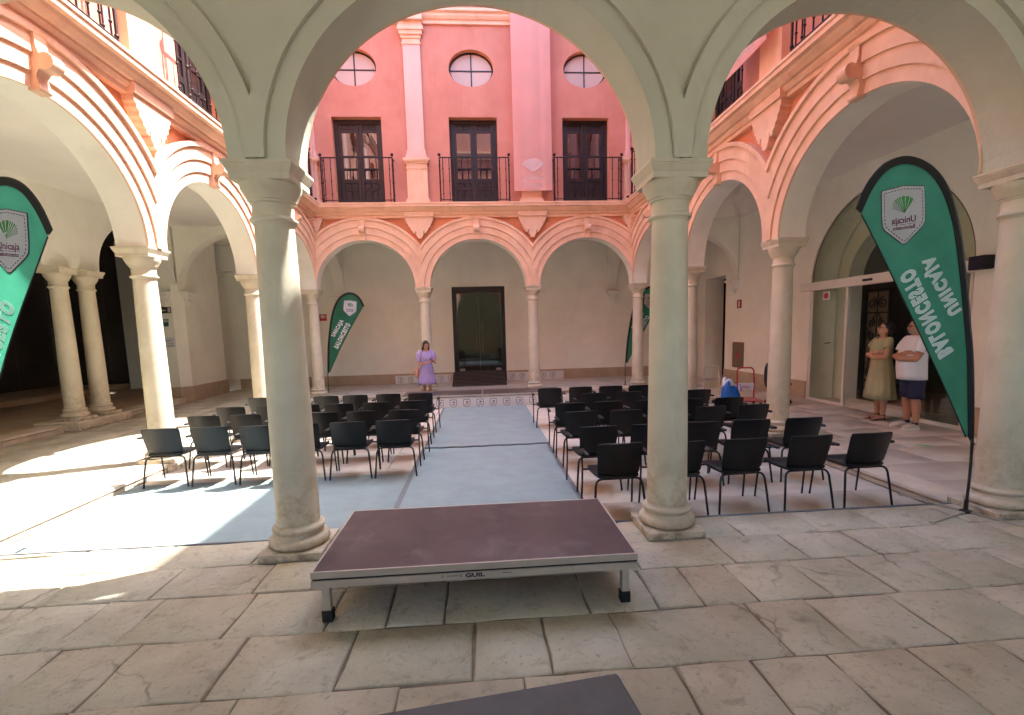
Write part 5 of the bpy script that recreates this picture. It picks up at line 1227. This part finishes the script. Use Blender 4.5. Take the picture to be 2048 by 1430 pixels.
# --- woman in olive dress
Hs = 1.72 / 1.70
t = thing('person', 'woman in an olive midi dress with crossed arms, looking up left', 'person', (11.66, 4.13, 0.0), R(-98), 'couple in the right gallery'); t.scale = (Hs,) * 3
M_ = head_matrix(-20, -12); m = MB(); legs(m, 0.08, 0.075, 0.012)
m.loft([ringz(z, a, b, c, 20) for z, a, b, c in ((0.80, 0.14, 0.11, 0), (0.92, 0.165, 0.125, 0), (1.06, 0.132, 0.10, 0), (1.24, 0.150, 0.115, -0.005), (1.36, 0.165, 0.085, 0), (1.43, 0.06, 0.055, 0.005))])
limb(m, [(0, 0.012, 1.38), (0, 0.004, 1.50)], [0.055, 0.048]); head(m, M_, 0.93); crossed_arms(m, 0.165, 0.0, 0.95)
b = melt(m, 'body', 'skin', t, 0.0075); face_marks(t, M_, b, True)
rs_ = []
for z, a, c, cy_, fo in ((0.375, 0.270, 0.215, 0.0, 0.045), (0.50, 0.252, 0.200, 0.0, 0.042), (0.65, 0.236, 0.186, 0.0, 0.034), (0.80, 0.218, 0.172, 0.0, 0.022), (0.92, 0.198, 0.158, 0.0, 0.012), (1.02, 0.178, 0.142, -0.008, 0.008), (1.10, 0.170, 0.138, -0.012, 0.006), (1.20, 0.182, 0.152, -0.016, 0.004), (1.28, 0.186, 0.146, -0.012, 0.0), (1.35, 0.190, 0.115, -0.004, 0.0), (1.405, 0.170, 0.090, 0.0, 0.0), (1.432, 0.115, 0.072, 0.004, 0.0)):
    rs_.append(ringz(z, a, c, cy_, 60, fo, 11, 0.6 + z))
v_ = rs_[-1]; rs_[-1] = [(x, y, z - 0.13 * max(0, -math.sin(2 * math.pi * i / 60)) ** 6) for i, (x, y, z) in enumerate(v_)]
garment('dress', rs_, 'dress_olive', t)
for s in (-1, 1): sleeve('sleeve', [(s * 0.158, 0.0, 1.385), (s * 0.192, -0.03, 1.32), (s * 0.212, -0.055, 1.255)], [0.062, 0.064, 0.066], 'dress_olive', t)
m = MB(); ell(m, (0, 0.030, 1.612), (0.084, 0.090, 0.102), M_); ell(m, (0, 0.075, 1.560), (0.066, 0.050, 0.062), M_); ell(m, (0, 0.118, 1.600), (0.040, 0.038, 0.042), M_)
for s in (-1, 1): limb(m, [(s * 0.02, -0.062, 1.690), (s * 0.062, -0.030, 1.652), (s * 0.078, 0.015, 1.592)], [0.014, 0.017, 0.014], 8, M_)
m.build('hair', 'hair', t, 80)
sole(t, 'sandal_sole', 'sandal', 0.075, 0.012, 0.0, 0.016)
for s in (-1, 1):
    m = MB(); c = s * 0.075
    m.tube([(c - 0.040, -0.115, 0.012), (c - 0.028, -0.12, 0.048), (c + 0.010, -0.12, 0.054), (c + 0.044, -0.115, 0.012)], 0.007, 6); m.tube([(c + 0.042 * math.cos(a), 0.012 + 0.044 * math.sin(a), 0.092) for a in [2 * math.pi * i / 14 for i in range(15)]], 0.0075, 6); m.build('sandal_strap', 'sandal', t, 60)

# --- man in white T-shirt
Hs = 1.75 / 1.70
t = thing('person', 'bald man in white T-shirt and navy shorts with crossed arms', 'person', (11.54, 3.36, 0.0), R(-104), 'couple in the right gallery'); t.scale = (Hs,) * 3
M_ = head_matrix(-4, 2); m = MB(); legs(m, 0.095, 0.115, 0.025, 1.12)
m.loft([ringz(z, a, b, c, 20) for z, a, b, c in ((0.80, 0.16, 0.13, 0), (0.92, 0.18, 0.15, -0.01), (1.06, 0.175, 0.15, -0.02), (1.24, 0.178, 0.13, -0.01), (1.37, 0.185, 0.09, 0), (1.44, 0.07, 0.062, 0.005))])
limb(m, [(0, 0.012, 1.38), (0, 0.004, 1.50)], [0.066, 0.062]); head(m, M_, 1.08); crossed_arms(m, 0.195, 0.0, 1.15, 0.035)
b = melt(m, 'body', 'skin_tan', t, 0.0075); face_marks(t, M_, b, True)
rs_ = [ringz(z, a, c, cy_, 60, fo, 7, 1.0 + 2 * z, sq=0.08) for z, a, c, cy_, fo in ((0.775, 0.205, 0.180, -0.015, 0.012), (0.86, 0.203, 0.183, -0.022, 0.010), (0.96, 0.202, 0.186, -0.030, 0.008), (1.06, 0.200, 0.183, -0.032, 0.010), (1.16, 0.212, 0.170, -0.024, 0.010), (1.26, 0.212, 0.150, -0.014, 0.005), (1.34, 0.212, 0.120, -0.004, 0.0), (1.395, 0.195, 0.094, 0.0, 0.0), (1.430, 0.125, 0.080, 0.004, 0.0), (1.452, 0.082, 0.072, 0.004, 0.0))]
garment('t_shirt', rs_, 'tee_white', t)
for s in (-1, 1): sleeve('sleeve', [(s * 0.185, 0.0, 1.380), (s * 0.228, -0.045, 1.285), (s * 0.238, -0.075, 1.205)], [0.072, 0.073, 0.070], 'tee_white', t)
garment('shorts_seat', [ringz(z, a, c, 0.0, 40, 0.008, 6, z) for z, a, c in ((0.74, 0.192, 0.152), (0.80, 0.188, 0.150), (0.84, 0.182, 0.146))], 'shorts_navy', t)
for s in (-1, 1):
    garment('shorts_leg', [ringz(z, a, a * 1.05, 0.0, 30, 0.02, 5, z * 9 + s, s * c) for z, a, c in ((0.485, 0.102, 0.108), (0.56, 0.104, 0.104), (0.66, 0.106, 0.098), (0.76, 0.110, 0.094), (0.80, 0.108, 0.090))], 'shorts_navy', t)
m = MB(); ell(m, (0, -0.043, 1.517), (0.058, 0.055, 0.040), M_); ell(m, (0, -0.095, 1.545), (0.028, 0.014, 0.008), M_); m.build('beard', 'beard', t, 80)
sole(t, 'shoe_sole', 'sole', 0.115, 0.025, 0.0, 0.028, 1.12, 1.08)
for s in (-1, 1):
    m = MB(); c = s * 0.115
    m.loft([[(c + x * k + s * 0.025 * max(0, -y * l_) / 0.15, y * l_ - dy, h) for x, y in ((-0.044, 0.055), (-0.046, 0.0), (-0.044, -0.06), (-0.052, -0.12), (-0.040, -0.185), (0.0, -0.205), (0.042, -0.185), (0.052, -0.12), (0.046, -0.06), (0.046, 0.0), (0.042, 0.055), (0.0, 0.075))] for k, l_, dy, h in ((1.0, 1.0, 0.0, 0.026), (0.97, 0.97, 0.0, 0.05), (0.82, 0.78, -0.004, 0.075), (0.72, 0.45, -0.008, 0.092))]); m.build('shoe', 'shoe_beige', t, 60)
    m = MB(); m.tube([(c, 0.012, 0.075), (c, 0.013, 0.12)], [0.043, 0.040], 14); m.build('sock', 'sock', t, 60)

# --- woman in lilac dress behind the far stage
mat('dress_lilac', (0.33, 0.25, 0.50), 0.85, 0.30, 55.0, 0.1, 200, tint=(0.42, 0.34, 0.60), stain=(0.10, 0.06, 0.24), stain_scale=28.0, stain_amt=0.8)
Hs = 1.63 / 1.70
t = thing('person', 'woman in a short lilac patterned dress looking down at her phone', 'person', (3.16, 9.52, ZC), R(14)); t.scale = (Hs,) * 3
M_ = head_matrix(12, 24); m = MB(); legs(m, 0.08, 0.085, 0.01, 0.98)
m.loft([ringz(z, a, b, c, 20) for z, a, b, c in ((0.80, 0.14, 0.11, 0), (0.92, 0.165, 0.125, 0), (1.06, 0.125, 0.095, 0), (1.24, 0.145, 0.112, -0.005), (1.36, 0.160, 0.082, 0), (1.43, 0.06, 0.055, 0.005))])
limb(m, [(0, 0.012, 1.38), (0, -0.006, 1.50)], [0.052, 0.046]); head(m, M_, 0.92)
limb(m, [(-0.160, 0.0, 1.38), (-0.205, -0.02, 1.20), (-0.205, -0.07, 1.055)], [0.050, 0.044, 0.038]); limb(m, [(-0.205, -0.07, 1.055), (-0.07, -0.20, 1.075), (0.045, -0.265, 1.105)], [0.038, 0.033, 0.024])
hand(m, (0.045, -0.265, 1.105), (0.85, -0.30, 0.30), (0, 0.2, 1), 1, 0.55)
limb(m, [(0.160, 0.0, 1.38), (0.215, -0.04, 1.21), (0.225, -0.12, 1.075)], [0.050, 0.044, 0.038]); limb(m, [(0.225, -0.12, 1.075), (0.205, -0.22, 1.09), (0.185, -0.30, 1.105)], [0.038, 0.032, 0.024])
hand(m, (0.185, -0.30, 1.105), (-0.55, -0.70, 0.35), (0, 0.2, 1), -1, 0.55)
b = melt(m, 'body', 'skin', t, 0.0075); face_marks(t, M_, b)
rs_ = [ringz(z, a, c, cy_, 80, fo, 17, 0.4 + z) for z, a, c, cy_, fo in ((0.475, 0.262, 0.215, 0.0, 0.050), (0.55, 0.250, 0.204, 0.0, 0.048), (0.63, 0.236, 0.190, 0.0, 0.040), (0.70, 0.222, 0.178, 0.0, 0.022), (0.72, 0.214, 0.172, 0.0, 0.006), (0.82, 0.205, 0.166, 0.0, 0.004), (0.93, 0.190, 0.152, 0.0, 0.004), (1.02, 0.160, 0.128, 0.0, 0.004), (1.09, 0.152, 0.122, -0.004, 0.004), (1.18, 0.168, 0.140, -0.014, 0.004), (1.27, 0.174, 0.138, -0.010, 0.0), (1.34, 0.180, 0.108, 0.0, 0.0), (1.40, 0.158, 0.086, 0.0, 0.0), (1.425, 0.118, 0.074, 0.004, 0.0))]
v_ = rs_[-1]; rs_[-1] = [(x, y, z - 0.10 * max(0, -math.sin(2 * math.pi * i / 80)) ** 3) for i, (x, y, z) in enumerate(v_)]
garment('dress', rs_, 'dress_lilac', t)
for s in (-1, 1): sleeve('puff_sleeve', [(s * 0.152, 0.0, 1.385), (s * 0.190, -0.012, 1.31), (s * 0.210, -0.03, 1.20), (s * 0.205, -0.06, 1.12)], [0.070, 0.086, 0.088, 0.050], 'dress_lilac', t)
m = MB(); ell(m, (0, 0.030, 1.615), (0.086, 0.092, 0.100), M_); ell(m, (0, 0.062, 1.53), (0.080, 0.060, 0.105), M_)
for s in (-1, 1):
    limb(m, [(s * 0.015, -0.066, 1.690), (s * 0.066, -0.036, 1.650), (s * 0.080, 0.0, 1.57), (s * 0.086, 0.0, 1.48), (s * 0.090, -0.015, 1.42)], [0.016, 0.020, 0.024, 0.028, 0.018], 10, M_)
m.build('hair', 'hair', t, 80)
sole(t, 'shoe_sole', 'sole', 0.085, 0.01, 0.0, 0.02)
t2 = thing('mobile_phone', 'dark mobile phone held by the woman in lilac', 'phone', (3.16, 9.52, ZC), R(14)); t2.scale = (Hs,) * 3
m = MB(); m.cbox(-0.036, 0.036, -0.075, 0.075, -0.005, 0.005, 0.003, 0, Matrix.Translation((0.115, -0.335, 1.165)) @ Matrix.Rotation(R(20), 4, 'Z') @ Matrix.Rotation(R(38), 4, 'X')); m.build('phone_case', 'phone_dark', t2)
t2 = thing('shoulder_bag', 'tan shoulder bag at the hip of the woman in lilac', 'bag', (3.16, 9.52, ZC), R(14)); t2.scale = (Hs,) * 3
m = MB(); ell(m, (-0.265, 0.03, 0.80), (0.075, 0.11, 0.15)); m.build('pouch', 'bag_tan', t2, 80)
m = MB(); m.tube([(-0.262, -0.04, 0.92), (-0.235, -0.095, 1.05), (-0.155, -0.115, 1.28), (-0.110, -0.055, 1.435), (-0.105, 0.03, 1.43), (-0.16, 0.12, 1.22), (-0.245, 0.11, 0.93)], 0.010, 6); m.build('strap', 'bag_tan', t2, 60)
